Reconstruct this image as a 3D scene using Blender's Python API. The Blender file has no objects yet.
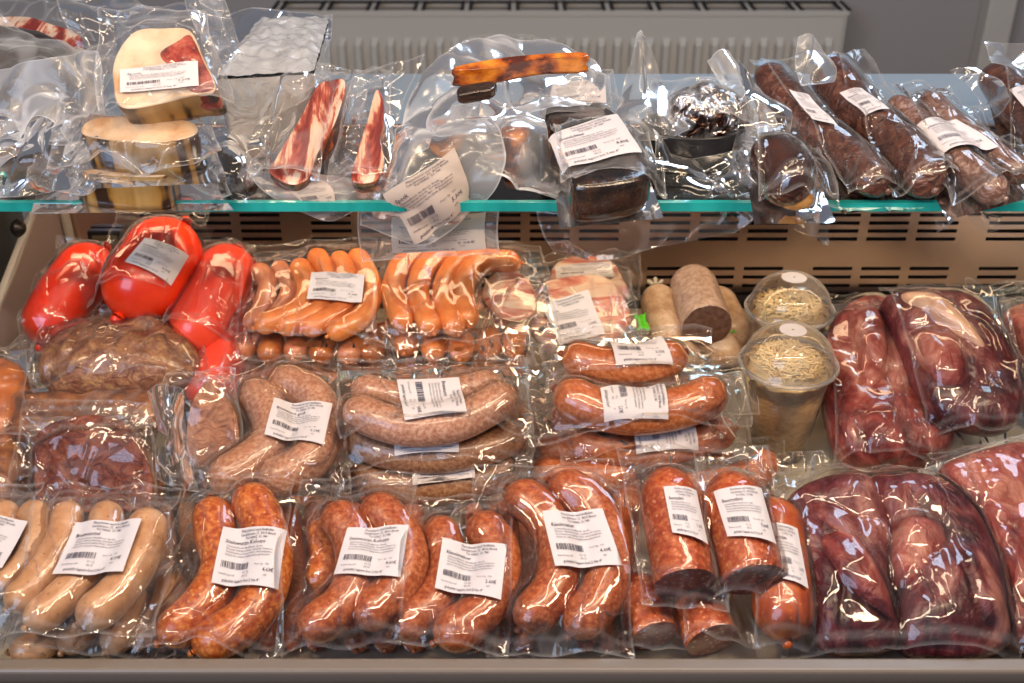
import bpy, bmesh, math, random
import numpy as np
from mathutils import Vector, Matrix, noise
from mathutils.bvhtree import BVHTree
random.seed(7); np.random.seed(7)
R = math.radians
sc = bpy.context.scene
COL = sc.collection

# ------------------------------------------------------------------ camera, world, light, exposure
PITCH = R(30); CAM = Vector((0, 0, 0.65)); FPX = 1138.0
cd = bpy.data.cameras.new('camera'); cam = bpy.data.objects.new('camera', cd); COL.objects.link(cam)
cam.location = CAM; cam.rotation_euler = (R(90) - PITCH, 0, 0)
cd.sensor_width = 36; cd.lens = 36 * FPX / 1024; cd.clip_start = .05
cd.dof.use_dof = True; cd.dof.focus_distance = .95; cd.dof.aperture_fstop = 9.0
sc.camera = cam
sc.view_settings.view_transform = 'Standard'; sc.view_settings.look = 'None'
sc.view_settings.gamma = 1; sc.view_settings.use_curve_mapping = False
sc.view_settings.exposure = -0.17
sc.cycles.transparent_max_bounces = 40
sc.cycles.max_bounces = 7; sc.cycles.glossy_bounces = 3; sc.cycles.diffuse_bounces = 3
sc.cycles.transmission_bounces = 4
sc.cycles.sample_clamp_indirect = 4
w = bpy.data.worlds.new('world'); sc.world = w; w.use_nodes = True
w.node_tree.nodes['Background'].inputs[0].default_value = (.78, .82, 1.0, 1)
w.node_tree.nodes['Background'].inputs[1].default_value = .17

def area(name, loc, target, sx, sy, power, col):
    l = bpy.data.lights.new(name, 'AREA'); l.shape = 'RECTANGLE'; l.size = sx; l.size_y = sy
    l.energy = power; l.color = col
    o = bpy.data.objects.new(name, l); COL.objects.link(o); o.location = loc
    o.rotation_euler = (Vector(target) - Vector(loc)).to_track_quat('-Z', 'Y').to_euler()
    return o
area('shop_window_light', (-1.7, -1.3, 1.5), (0, .9, 0), 1.6, 1.3, 42, (.52, .70, 1))
area('ceiling_tube_light', (.3, .70, 2.0), (.2, .85, 0), 1.5, .10, 11, (1, .80, .58))
area('ceiling_panel_light', (.9, 1.7, 1.9), (.3, 1.0, 0), .6, .6, 17, (.58, .76, 1))
area('ceiling_spot_light', (-.8, .3, 1.6), (-.2, 1.0, .1), .22, .22, 9, (1, .74, .48))
area('ceiling_spot_light', (.8, .2, 1.6), (.3, .9, .1), .20, .20, 7, (1, .74, .48))
area('case_tube_light', (.1, .45, .78), (.1, 1.05, .1), 1.3, .03, 7.0, (1, .78, .56))
area('shelf_lamp', (.12, 1.02, .243), (.12, 1.10, .06), 1.2, .022, 1.15, (1, .70, .42))

# ------------------------------------------------------------------ pixel -> place
CP, SP = math.cos(PITCH), math.sin(PITCH)
def ray(u, v):
    a = (u - 512) / FPX; b = (341.5 - v) / FPX
    return Vector((a, CP + b * SP, -SP + b * CP))
def PZ(u, v, z):
    d = ray(u, v); return CAM + d * ((z - CAM.z) / d.z)
def PY(u, v, y):
    d = ray(u, v); return CAM + d * (y / d.y)
def fwd(p):
    q = Vector(p) - CAM; return q.y * CP - q.z * SP

# ------------------------------------------------------------------ materials
def newmat(name):
    m = bpy.data.materials.new(name); m.use_nodes = True
    nt = m.node_tree; nt.nodes.clear()
    return m, nt, nt.nodes, nt.links
def nd(ns, t, **kw):
    n = ns.new(t)
    for k, v in kw.items():
        if k in n.inputs: n.inputs[k].default_value = v
        else: setattr(n, k, v)
    return n
def rgba(c): return (c[0], c[1], c[2], 1)
def ramp(ns, stops):
    r = ns.new('ShaderNodeValToRGB'); e = r.color_ramp.elements
    e[0].position, e[0].color = stops[0][0], rgba(stops[0][1])
    e[1].position, e[1].color = stops[-1][0], rgba(stops[-1][1])
    for p, c in stops[1:-1]:
        x = e.new(p); x.color = rgba(c)
    return r
def plain(name, col, rough=.5, metal=0, spec=.5, coat=0, bump=None, aniso=None):
    m, nt, ns, lk = newmat(name)
    o = nd(ns, 'ShaderNodeOutputMaterial'); p = nd(ns, 'ShaderNodeBsdfPrincipled')
    p.inputs['Base Color'].default_value = rgba(col); p.inputs['Roughness'].default_value = rough
    p.inputs['Metallic'].default_value = metal; p.inputs['Specular IOR Level'].default_value = spec
    p.inputs['Coat Weight'].default_value = coat
    lk.new(p.outputs[0], o.inputs[0])
    if bump:
        tc = nd(ns, 'ShaderNodeTexCoord'); n = nd(ns, 'ShaderNodeTexNoise', Scale=bump[0], Detail=4)
        mp = nd(ns, 'ShaderNodeMapping'); mp.inputs['Scale'].default_value = bump[3] if len(bump) > 3 else (1, 1, 1)
        lk.new(tc.outputs['Object'], mp.inputs[0]); lk.new(mp.outputs[0], n.inputs[0])
        b = nd(ns, 'ShaderNodeBump', Strength=bump[1], Distance=bump[2])
        lk.new(n.outputs[0], b.inputs['Height']); lk.new(b.outputs[0], p.inputs['Normal'])
    return m
def mottled(name, stops, scale=120, detail=3, rough=.35, coat=.5, speck=None, speck_scale=260, speck_t=.16,
            stretch=(1, 1, 1), bump=.2, bscale=None, dist=.001, distort=0.0, metal=0, big=None):
    """noise ramp + optional voronoi specks (fat, pepper)"""
    m, nt, ns, lk = newmat(name)
    o = nd(ns, 'ShaderNodeOutputMaterial'); p = nd(ns, 'ShaderNodeBsdfPrincipled')
    p.inputs['Roughness'].default_value = rough; p.inputs['Coat Weight'].default_value = coat
    p.inputs['Coat Roughness'].default_value = .12; p.inputs['Metallic'].default_value = metal
    lk.new(p.outputs[0], o.inputs[0])
    tc = nd(ns, 'ShaderNodeTexCoord'); mp = nd(ns, 'ShaderNodeMapping'); mp.inputs['Scale'].default_value = stretch
    lk.new(tc.outputs['Object'], mp.inputs[0])
    n = nd(ns, 'ShaderNodeTexNoise', Scale=scale, Detail=detail, Distortion=distort, Roughness=.62)
    lk.new(mp.outputs[0], n.inputs[0])
    r = ramp(ns, stops); lk.new(n.outputs[0], r.inputs[0]); colr = r.outputs[0]
    if big:      # large soft patches of another colour
        n3 = nd(ns, 'ShaderNodeTexNoise', Scale=big[1], Detail=2); lk.new(tc.outputs['Object'], n3.inputs[0])
        r3 = ramp(ns, [(.45, (0, 0, 0)), (.62, (1, 1, 1))]); lk.new(n3.outputs[0], r3.inputs[0])
        mx = nd(ns, 'ShaderNodeMix', data_type='RGBA'); lk.new(r3.outputs[0], mx.inputs[0])
        lk.new(colr, mx.inputs[6]); mx.inputs[7].default_value = rgba(big[0]); colr = mx.outputs[2]
    if speck:
        v = nd(ns, 'ShaderNodeTexVoronoi', Scale=speck_scale); lk.new(mp.outputs[0], v.inputs[0])
        r2 = ramp(ns, [(speck_t, (1, 1, 1)), (speck_t + .12, (0, 0, 0))]); lk.new(v.outputs['Distance'], r2.inputs[0])
        mx = nd(ns, 'ShaderNodeMix', data_type='RGBA'); lk.new(r2.outputs[0], mx.inputs[0])
        lk.new(colr, mx.inputs[6]); mx.inputs[7].default_value = rgba(speck); colr = mx.outputs[2]
    lk.new(colr, p.inputs['Base Color'])
    n2 = nd(ns, 'ShaderNodeTexNoise', Scale=bscale or scale, Detail=3, Distortion=distort)
    lk.new(mp.outputs[0], n2.inputs[0])
    b = nd(ns, 'ShaderNodeBump', Strength=bump, Distance=dist)
    lk.new(n2.outputs[0], b.inputs['Height']); lk.new(b.outputs[0], p.inputs['Normal'])
    return m
def film_mat(name, haze=.010, edge=.16, rough=.06, scale=20, bump=.5, gl=1.0, tint=(.975, .97, .965), dist=.006, thin=.035):
    """thin clear plastic: see-through, glossy, with sparse long creases, a little milky"""
    m, nt, ns, lk = newmat(name)
    o = nd(ns, 'ShaderNodeOutputMaterial')
    tc = nd(ns, 'ShaderNodeTexCoord'); oi = nd(ns, 'ShaderNodeObjectInfo')
    vr = nd(ns, 'ShaderNodeMapping'); vr.inputs['Scale'].default_value = (1, .42, 1)
    rot = nd(ns, 'ShaderNodeCombineXYZ'); rm = nd(ns, 'ShaderNodeMath', operation='MULTIPLY'); rm.inputs[1].default_value = 3.0
    lk.new(oi.outputs['Random'], rm.inputs[0]); lk.new(rm.outputs[0], rot.inputs[2]); lk.new(rot.outputs[0], vr.inputs['Rotation'])
    lk.new(tc.outputs['Object'], vr.inputs[0])
    n1 = nd(ns, 'ShaderNodeTexNoise', Scale=scale, Detail=1.5, Distortion=.8); lk.new(vr.outputs[0], n1.inputs[0])
    a = nd(ns, 'ShaderNodeMath', operation='SUBTRACT'); lk.new(n1.outputs[0], a.inputs[0]); a.inputs[1].default_value = .5
    a2 = nd(ns, 'ShaderNodeMath', operation='ABSOLUTE'); lk.new(a.outputs[0], a2.inputs[0])
    a3 = nd(ns, 'ShaderNodeMapRange', interpolation_type='SMOOTHSTEP'); lk.new(a2.outputs[0], a3.inputs[0])
    a3.inputs[1].default_value = 0; a3.inputs[2].default_value = thin; a3.inputs[3].default_value = 1; a3.inputs[4].default_value = 0
    n2 = nd(ns, 'ShaderNodeTexNoise', Scale=scale * 1.3, Detail=1); lk.new(tc.outputs['Object'], n2.inputs[0])
    ad = nd(ns, 'ShaderNodeMath', operation='MULTIPLY_ADD'); lk.new(n2.outputs[0], ad.inputs[0]); ad.inputs[1].default_value = 1.3
    sc3 = nd(ns, 'ShaderNodeMath', operation='MULTIPLY'); lk.new(a3.outputs[0], sc3.inputs[0]); sc3.inputs[1].default_value = .32
    lk.new(sc3.outputs[0], ad.inputs[2])
    b = nd(ns, 'ShaderNodeBump', Strength=bump, Distance=dist); lk.new(ad.outputs[0], b.inputs['Height'])
    g = nd(ns, 'ShaderNodeBsdfGlossy', Roughness=rough); g.inputs['Color'].default_value = (1, 1, 1, 1)
    lk.new(b.outputs[0], g.inputs['Normal'])
    t = nd(ns, 'ShaderNodeBsdfTransparent'); t.inputs[0].default_value = rgba(tint)
    fr = nd(ns, 'ShaderNodeFresnel', IOR=1.45); lk.new(b.outputs[0], fr.inputs['Normal'])
    fm = nd(ns, 'ShaderNodeMath', operation='MULTIPLY_ADD'); fm.use_clamp = True
    lk.new(fr.outputs[0], fm.inputs[0]); fm.inputs[1].default_value = 1.15 * gl; fm.inputs[2].default_value = .0
    mx = nd(ns, 'ShaderNodeMixShader'); lk.new(fm.outputs[0], mx.inputs[0]); lk.new(t.outputs[0], mx.inputs[1]); lk.new(g.outputs[0], mx.inputs[2])
    di = nd(ns, 'ShaderNodeBsdfDiffuse'); di.inputs[0].default_value = (.93, .93, .95, 1)
    tl = nd(ns, 'ShaderNodeBsdfTranslucent'); tl.inputs[0].default_value = (.93, .93, .95, 1)
    hz = nd(ns, 'ShaderNodeMixShader', Fac=.5); lk.new(di.outputs[0], hz.inputs[1]); lk.new(tl.outputs[0], hz.inputs[2])
    lw = nd(ns, 'ShaderNodeLayerWeight', Blend=.5); lk.new(b.outputs[0], lw.inputs['Normal'])
    pw = nd(ns, 'ShaderNodeMath', operation='POWER'); lk.new(lw.outputs['Facing'], pw.inputs[0]); pw.inputs[1].default_value = 3.5
    hm = nd(ns, 'ShaderNodeMath', operation='MULTIPLY_ADD'); hm.use_clamp = True
    lk.new(pw.outputs[0], hm.inputs[0]); hm.inputs[1].default_value = edge
    hc = nd(ns, 'ShaderNodeMath', operation='MULTIPLY_ADD'); lk.new(a3.outputs[0], hc.inputs[0]); hc.inputs[1].default_value = edge * .35; hc.inputs[2].default_value = haze
    at = nd(ns, 'ShaderNodeAttribute', attribute_name='rim')
    ha = nd(ns, 'ShaderNodeMath', operation='MULTIPLY_ADD'); lk.new(at.outputs['Fac'], ha.inputs[0]); ha.inputs[1].default_value = .16 + edge * .35
    lk.new(hc.outputs[0], ha.inputs[2]); lk.new(ha.outputs[0], hm.inputs[2])
    m2 = nd(ns, 'ShaderNodeMixShader'); lk.new(hm.outputs[0], m2.inputs[0]); lk.new(mx.outputs[0], m2.inputs[1]); lk.new(hz.outputs[0], m2.inputs[2])
    lk.new(m2.outputs[0], o.inputs[0])
    return m

M = {}
M['film'] = film_mat('clear_film')
M['film_soft'] = film_mat('clear_bag_film', haze=.03, edge=.30, scale=13, bump=.5)
M['film_milky'] = film_mat('milky_bag_film', haze=.12, edge=.60, scale=11, bump=.6, rough=.16, gl=.9, thin=.06)
M['lid'] = film_mat('clear_lid_plastic', haze=.015, edge=.35, scale=3, bump=.03, rough=.04)
M['cup'] = film_mat('clear_cup_plastic', haze=.03, edge=.2, scale=3, bump=.03, rough=.08)
M['film_tight'] = film_mat('tight_meat_film', haze=.004, edge=.10, scale=20, bump=.55, rough=.05, gl=1.0, thin=.05, dist=.006)
M['glass'] = film_mat('shelf_glass', haze=.0, edge=0, scale=2, bump=0, rough=.03, tint=(.86, .95, .93))
M['glass_edge'] = mottled('teal_glass_edge', [(.35, (.0, .20, .19)), (.6, (.02, .42, .40))], scale=14, rough=.15, coat=1, bump=.05, stretch=(1, .2, .2))
M['wiener'] = mottled('wiener_skin', [(.35, (.74, .22, .05)), (.65, (.86, .34, .10))], scale=70, detail=4, bump=.2, rough=.3, coat=.6)
M['wiener_pale'] = mottled('pale_wiener_skin', [(.35, (.60, .20, .09)), (.65, (.70, .30, .15))], scale=60, bump=.1, rough=.35)
M['wiener_brown'] = mottled('smoked_wiener_skin', [(.35, (.42, .11, .02)), (.65, (.58, .20, .05))], scale=60, bump=.1, rough=.3)
M['krainer'] = mottled('cheese_krainer_skin', [(.34, (.25, .046, .014)), (.5, (.42, .102, .030)), (.64, (.55, .20, .08))], scale=260, detail=6, speck=(.62, .28, .16), speck_scale=230, speck_t=.08, bump=.5, dist=.001)
M['debrecziner'] = mottled('orange_red_skin', [(.36, (.32, .046, .010)), (.5, (.49, .115, .020)), (.62, (.64, .23, .05))], scale=210, detail=6, speck=(.76, .34, .12), speck_scale=170, speck_t=.12, bump=.6, dist=.001)
M['krakauer'] = mottled('krakauer_skin', [(.34, (.36, .082, .022)), (.5, (.50, .145, .045)), (.64, (.60, .23, .10))], scale=240, detail=6, speck=(.66, .32, .2), speck_scale=260, speck_t=.08, bump=.4, dist=.001)
M['bratwurst'] = mottled('pale_bratwurst_skin', [(.32, (.44, .22, .11)), (.5, (.58, .33, .18)), (.66, (.66, .43, .28))], scale=60, detail=5, speck=(.20, .11, .05), speck_scale=170, speck_t=.06, bump=.4)
M['coarse'] = mottled('coarse_bratwurst_skin', [(.34, (.34, .14, .085)), (.5, (.47, .235, .15)), (.64, (.60, .37, .27))], scale=280, detail=6, speck=(.22, .10, .05), speck_scale=240, speck_t=.08, bump=.6, dist=.001)
M['coarse_brown'] = mottled('coarse_brown_skin', [(.34, (.24, .10, .05)), (.5, (.35, .17, .09)), (.64, (.46, .27, .16))], scale=280, detail=6, speck=(.14, .06, .03), speck_scale=260, speck_t=.08, bump=.6, dist=.001)
M['salami'] = mottled('salami_skin', [(.34, (.29, .036, .010)), (.5, (.44, .082, .020)), (.66, (.58, .19, .06))], scale=230, detail=6, speck=(.66, .24, .12), speck_scale=190, speck_t=.18, bump=.3, coat=.7, dist=.001)
M['salami_cut'] = mottled('salami_cut', [(.35, (.15, .03, .022)), (.65, (.24, .055, .04))], scale=150, speck=(.40, .22, .18), speck_scale=190, speck_t=.22, bump=.2, rough=.4)
M['salami_whole'] = mottled('whole_salami_skin', [(.32, (.34, .05, .01)), (.5, (.46, .09, .015)), (.7, (.58, .16, .03))], scale=60, speck=(.60, .2, .07), speck_scale=200, speck_t=.1, bump=.2, coat=.8)
M['ham_cut'] = mottled('ham_cut_face', [(.34, (.12, .022, .012)), (.5, (.21, .046, .025)), (.66, (.32, .10, .055))], scale=70, detail=6, bump=1.0, bscale=75, dist=.006, distort=1.5, rough=.45, coat=.1)
M['ham_tan_cut'] = mottled('tan_ham_cut_face', [(.34, (.26, .095, .045)), (.5, (.40, .17, .09)), (.66, (.52, .27, .15))], scale=70, detail=6, bump=1.0, bscale=75, dist=.006, distort=1.5, rough=.45, coat=.1)
M['ham_rind'] = mottled('ham_rind', [(.36, (.14, .045, .018)), (.5, (.28, .10, .04)), (.64, (.46, .22, .09))], scale=60, detail=6, bump=.8, dist=.004, rough=.4)
M['ham_pink'] = mottled('ham_smoked', [(.34, (.19, .07, .035)), (.5, (.32, .14, .08)), (.66, (.48, .27, .12))], scale=90, detail=6, bump=1, bscale=110, dist=.004, distort=1, rough=.4)
M['chub'] = mottled('red_casing', [(.3, (.78, .030, .004)), (.7, (.95, .055, .008))], scale=20, bump=.25, rough=.3, coat=.6)
M['chub_pink'] = mottled('red_casing_in_bag', [(.3, (.80, .05, .016)), (.7, (.92, .09, .04))], scale=20, bump=.3, rough=.3, coat=.5)
M['meat'] = mottled('raw_meat', [(.38, (.030, .004, .007)), (.47, (.095, .012, .018)), (.55, (.17, .032, .036)), (.68, (.40, .17, .14))], scale=15, detail=9, bump=.9, bscale=60, dist=.004, distort=1.2, rough=.4, coat=.2, stretch=(1.5, 1, 1))
M['meat_light'] = mottled('raw_pork', [(.36, (.11, .014, .014)), (.46, (.22, .036, .032)), (.55, (.32, .075, .062)), (.68, (.54, .26, .20))], scale=15, detail=9, bump=.9, bscale=60, dist=.004, distort=1.2, rough=.4, coat=.2, stretch=(1.5, 1, 1))
M['fat'] = mottled('meat_fat', [(.3, (.62, .34, .22)), (.7, (.78, .54, .38))], scale=50, detail=5, bump=.5, rough=.3)
M['bacon_fat'] = mottled('bacon_fat', [(.34, (.56, .34, .18)), (.5, (.72, .55, .40)), (.66, (.80, .66, .52))], scale=32, detail=6, bump=.7, rough=.28)
M['bacon_lean'] = mottled('bacon_lean', [(.38, (.14, .008, .005)), (.5, (.34, .035, .02)), (.64, (.54, .14, .09))], scale=60, detail=6, bump=1, dist=.003, rough=.2)
M['bacon_rind'] = mottled('bacon_rind', [(.455, (.03, .010, .004)), (.49, (.34, .17, .03)), (.7, (.56, .37, .15))], scale=42, detail=2, bump=.6, rough=.3, stretch=(1, 1, .08))
M['bacon_strip'] = mottled('streaky_bacon', [(.40, (.20, .02, .012)), (.48, (.46, .10, .06)), (.53, (.70, .48, .34)), (.62, (.74, .56, .44))], scale=30, detail=4, bump=.6, rough=.28, stretch=(2.6, .6, 1), distort=.5)
M['bacon_slice'] = mottled('sliced_bacon', [(.34, (.50, .13, .09)), (.47, (.66, .30, .22)), (.56, (.76, .55, .43)), (.7, (.80, .64, .50))], scale=30, detail=3, bump=.3, rough=.35, stretch=(.6, 2.4, 1), distort=1)
M['smoked'] = mottled('amber_smoked_rind', [(.42, (.09, .014, .003)), (.52, (.46, .10, .008)), (.66, (.80, .28, .02))], scale=34, detail=5, bump=.5, rough=.2, coat=.9, stretch=(1, 1, 1.6))
M['dark_block'] = mottled('dark_smoked_crust', [(.4, (.012, .007, .005)), (.7, (.055, .025, .012))], scale=60, bump=1, dist=.003, rough=.25, coat=.8, speck=(.16, .08, .04), speck_scale=300, speck_t=.06)
M['dried'] = mottled('dried_sausage_skin', [(.3, (.035, .012, .008)), (.5, (.10, .034, .02)), (.68, (.20, .085, .055))], scale=60, detail=4, bump=1.0, bscale=75, dist=.005, distort=1.2, rough=.22, coat=1.0)
M['dried_bloom'] = mottled('dried_sausage_bloom', [(.3, (.09, .035, .02)), (.5, (.20, .10, .075)), (.68, (.42, .30, .26))], scale=110, detail=4, bump=.9, bscale=90, dist=.004, distort=1.2, rough=.3, coat=.8)
M['blob'] = mottled('dark_cured_sausage', [(.3, (.02, .007, .005)), (.6, (.07, .022, .013))], scale=40, bump=.6, rough=.18, coat=1, big=None)
M['amber'] = mottled('amber_end', [(.3, (.42, .17, .03)), (.7, (.62, .36, .12))], scale=90, bump=.8, rough=.25)
M['liver'] = mottled('liver_sausage_casing', [(.3, (.46, .27, .15)), (.5, (.60, .40, .25)), (.7, (.68, .52, .38))], scale=90, speck=(.42, .22, .12), speck_scale=260, speck_t=.1, bump=.4)
M['liver_grey'] = mottled('liver_sausage_skin', [(.3, (.36, .22, .15)), (.5, (.50, .34, .25)), (.7, (.62, .47, .38))], scale=180, bump=.5)
M['liver_cut'] = mottled('liver_sausage_cut', [(.3, (.13, .055, .03)), (.7, (.26, .13, .08))], scale=200, bump=.3, rough=.6, coat=0)
M['green'] = plain('green_tag', (.12, .72, .03), .4)
M['string'] = plain('white_string', (.72, .68, .60), .7)
M['paper'] = plain('label_paper', (.63, .585, .60), .55)
M['paper_backlit'] = plain('label_paper_backlit', (.47, .385, .335), .6)  # same label paper, with shade and warm light shining through put into its colour
M['ink'] = plain('label_ink', (.07, .06, .085), .6)
M['kraut'] = mottled('sauerkraut', [(.3, (.92, .62, .26)), (.7, (.98, .80, .46))], scale=60, bump=.2, rough=.3, coat=.4)
M['kraut_body'] = mottled('sauerkraut_in_cup', [(.35, (.54, .32, .13)), (.5, (.70, .45, .20)), (.65, (.80, .58, .30))], scale=120, detail=6, bump=.7, rough=.35, stretch=(1, 1, 2))
M['steel'] = plain('brushed_steel', (.82, .62, .56), .24, 1, bump=(9, .25, .004, (3, 1, .6)))
M['steel_blue'] = plain('steel_ledge', (.36, .46, .56), .3, .35, bump=(40, .1, .002, (1, 20, 1)))
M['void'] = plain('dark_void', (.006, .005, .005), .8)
M['deck'] = plain('cream_deck_plate', (.42, .38, .30), .35)
M['rail'] = plain('grey_rail', (.21, .175, .15), .38, .15, bump=(50, .1, .001, (.1, 1, 1)))
M['side'] = plain('grey_side_panel', (.52, .43, .43), .4, .1)
M['trim'] = plain('white_trim', (.62, .60, .56), .35)
M['olive'] = plain('olive_outer_panel', (.16, .125, .07), .4)
M['black'] = plain('black_plastic', (.015, .014, .016), .28)
M['foil'] = mottled('crumpled_foil', [(.3, (.72, .72, .73)), (.7, (.92, .92, .94))], scale=40, bump=.8, bscale=60, dist=.004, distort=1, rough=.24, coat=.3, metal=.5)
M['foil_brown'] = mottled('foil_over_dark_meat', [(.40, (.06, .025, .015)), (.50, (.60, .57, .58)), (.7, (.95, .96, 1))], scale=60, bump=1, bscale=75, dist=.006, distort=1.2, rough=.16, coat=.3, metal=.9)
M['wall'] = plain('grey_wall_paint', (.36, .325, .31), .8, bump=(8, .1, .01))
M['rad'] = plain('radiator_enamel', (.58, .53, .46), .45)
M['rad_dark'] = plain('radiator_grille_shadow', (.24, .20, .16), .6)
M['floor'] = plain('floor_tile', (.25, .24, .23), .5, bump=(3, .1, .01))

# ------------------------------------------------------------------ object helpers
def mesh_obj(name, V, F, mat, parent=None, smooth=True):
    me = bpy.data.meshes.new(name); me.from_pydata([tuple(v) for v in V], [], F); me.update()
    if smooth: me.polygons.foreach_set('use_smooth', [True] * len(me.polygons))
    me.materials.append(mat)
    o = bpy.data.objects.new(name, me); COL.objects.link(o); o.parent = parent
    return o
def tag(o, label=None, cat=None, group=None, kind=None):
    if label: o['label'] = label
    if cat: o['category'] = cat
    if group: o['group'] = group
    if kind: o['kind'] = kind
    return o
def empty(name, loc=(0, 0, 0)):
    o = bpy.data.objects.new(name, None); o.empty_display_size = .02; COL.objects.link(o); o.location = loc; return o
def box_vf(x0, x1, y0, y1, z0, z1):
    V = [(x, y, z) for z in (z0, z1) for y in (y0, y1) for x in (x0, x1)]
    F = [(0, 2, 3, 1), (4, 5, 7, 6), (0, 1, 5, 4), (2, 6, 7, 3), (0, 4, 6, 2), (1, 3, 7, 5)]
    return V, F
def merge(parts):
    V, F = [], []
    for v, f in parts:
        k = len(V); V += list(v); F += [tuple(i + k for i in q) for q in f]
    return V, F
def box(name, x0, x1, y0, y1, z0, z1, mat, parent=None, bevel=0):
    V, F = box_vf(x0, x1, y0, y1, z0, z1)
    o = mesh_obj(name, V, F, mat, parent, smooth=False)
    if bevel:
        b = o.modifiers.new('bevel', 'BEVEL'); b.width = bevel; b.segments = 3
    return o
def catmull(P, n, closed=False):
    P = [Vector(p) for p in P]; m = len(P); out = []
    if m == 2 and not closed: return [P[0].lerp(P[1], i / (n - 1)) for i in range(n)]
    segs = m if closed else m - 1
    for i in range(n):
        t = i / n * segs if closed else i / (n - 1) * segs
        k = min(int(t), segs - 1); f = t - k
        if closed: a, b, c, d = P[(k - 1) % m], P[k], P[(k + 1) % m], P[(k + 2) % m]
        else:
            b, c = P[k], P[k + 1]; a = P[k - 1] if k > 0 else b * 2 - c; d = P[k + 2] if k + 2 < m else c * 2 - b
        out.append(.5 * ((2 * b) + (c - a) * f + (2 * a - 5 * b + 4 * c - d) * f * f + (3 * b - a - 3 * c + d) * f ** 3))
    return out
def resample(P, n_mid, r):
    """even arc length plus dense ends; returns (point, tangent, distance-to-start, distance-to-end)"""
    L = [0]
    for a, b in zip(P, P[1:]): L.append(L[-1] + (b - a).length)
    T = L[-1]
    e = [r * (1 - math.cos(a * math.pi / 12)) for a in range(6)]
    s = e + [r + (T - 2 * r) * i / n_mid for i in range(n_mid + 1)] + [T - x for x in reversed(e)]
    s = [min(max(x, 0), T) for x in s]; out = []; j = 0
    for x in s:
        while j < len(L) - 2 and L[j + 1] < x: j += 1
        while j > 0 and L[j] > x: j -= 1
        f = (x - L[j]) / max(L[j + 1] - L[j], 1e-9)
        out.append((P[j].lerp(P[j + 1], f), (P[j + 1] - P[j]).normalized(), x, T - x))
    return out
def tube_vf(path, r, nr=18, ends=('round', 'round'), rough=.03, seed=0, pinch=.22, nscale=30, up=Vector((0, 0, 1)), taper=None):
    S = resample(catmull(path, 60), 22, r); V, F = [], []; T = S[-1][2]
    for i, (p, t, a, b) in enumerate(S):
        side = t.cross(up).normalized(); n = side.cross(t).normalized()
        k = 1.0
        for d, e in ((a, ends[0]), (b, ends[1])):
            if e == 'round' and d < r: k = min(k, math.sqrt(max(0, 1 - (1 - d / r) ** 2)) * (1 - pinch) + pinch * (d / r) ** .4)
            if e == 'cut' and d < r * .12: k = min(k, .985)
        if taper: k *= taper(a / T)
        for j in range(nr):
            an = 2 * math.pi * j / nr
            d = side * math.cos(an) + n * math.sin(an)
            rr = r * k * (1 + rough * noise.noise(p * nscale + d * .9 + Vector((seed, 0, 0))) * 2)
            V.append(p + d * rr)
    m = len(S)
    for i in range(m - 1):
        for j in range(nr):
            F.append((i * nr + j, i * nr + (j + 1) % nr, (i + 1) * nr + (j + 1) % nr, (i + 1) * nr + j))
    F.append(tuple(reversed(range(nr)))) ; F.append(tuple(range((m - 1) * nr, m * nr)))
    return V, F, S

# ------------------------------------------------------------------ text on labels (built once per string, unit design space)
_tc = {}
def text_geo(s, size, bold=False):
    key = (s, size, bold)
    if key not in _tc:
        cu = bpy.data.curves.new('t', 'FONT'); cu.body = s; cu.size = size; cu.resolution_u = 1
        cu.offset = size * (.008 if bold else .0)
        o = bpy.data.objects.new('t', cu); COL.objects.link(o)
        bpy.context.view_layer.update()
        dg = bpy.context.evaluated_depsgraph_get(); me = o.evaluated_get(dg).to_mesh()
        _tc[key] = ([(v.co.x, v.co.y) for v in me.vertices], [tuple(p.vertices) for p in me.polygons])
        o.evaluated_get(dg).to_mesh_clear(); bpy.data.objects.remove(o); bpy.data.curves.remove(cu)
    return _tc[key]
def print_design(name, price, tail='gekühlt lagern bei 2 bis 4°', seed=0):
    """label artwork in a 1 x .8 space, y up"""
    V, F = [], []
    def put(s, x, y, size, bold=False):
        v, f = text_geo(s, size, bold); k = len(V)
        V.extend([(x + a, y + b) for a, b in v]); F.extend([tuple(i + k for i in q) for q in f])
    put('Fleischerei und Hofladen', .30, .735, .052, True)
    put('Landstrasse 12  8010 Bruck', .30, .685, .050, True)
    put('Tel 03862  51 740', .38, .636, .048, True)
    put(name, .09, .565, .078, True)
    for i, s in enumerate(['Schweinefleisch, Rindfleisch, Speck,', 'Wasser, Nitritpökelsalz, Gewürze, Dextrose,',
                           'Geschmacksverstärker E621, Antioxidations-', 'mittel, im essbaren Naturdarm, geräuchert']):
        put(s, .12, .512 - i * .040, .040)
    rnd = random.Random(seed); x = .09
    while x < .50:
        b = rnd.choice([.006, .009, .014]); k = len(V)
        V.extend([(x, .225), (x + b, .225), (x + b, .315), (x, .315)]); F.append((k, k + 1, k + 2, k + 3)); x += b + rnd.choice([.006, .009, .015])
    put('Preis / kg   9.80', .60, .27, .036)
    put('01.12', .42, .165, .046); put('08.12', .42, .118, .042)
    put('Gewicht kg 0.47', .07, .13, .036)
    put(price, .74, .185, .070, True); put('inkl', .76, .125, .038)
    put(tail, .14, .045, .056, True)
    return V, F

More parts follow.
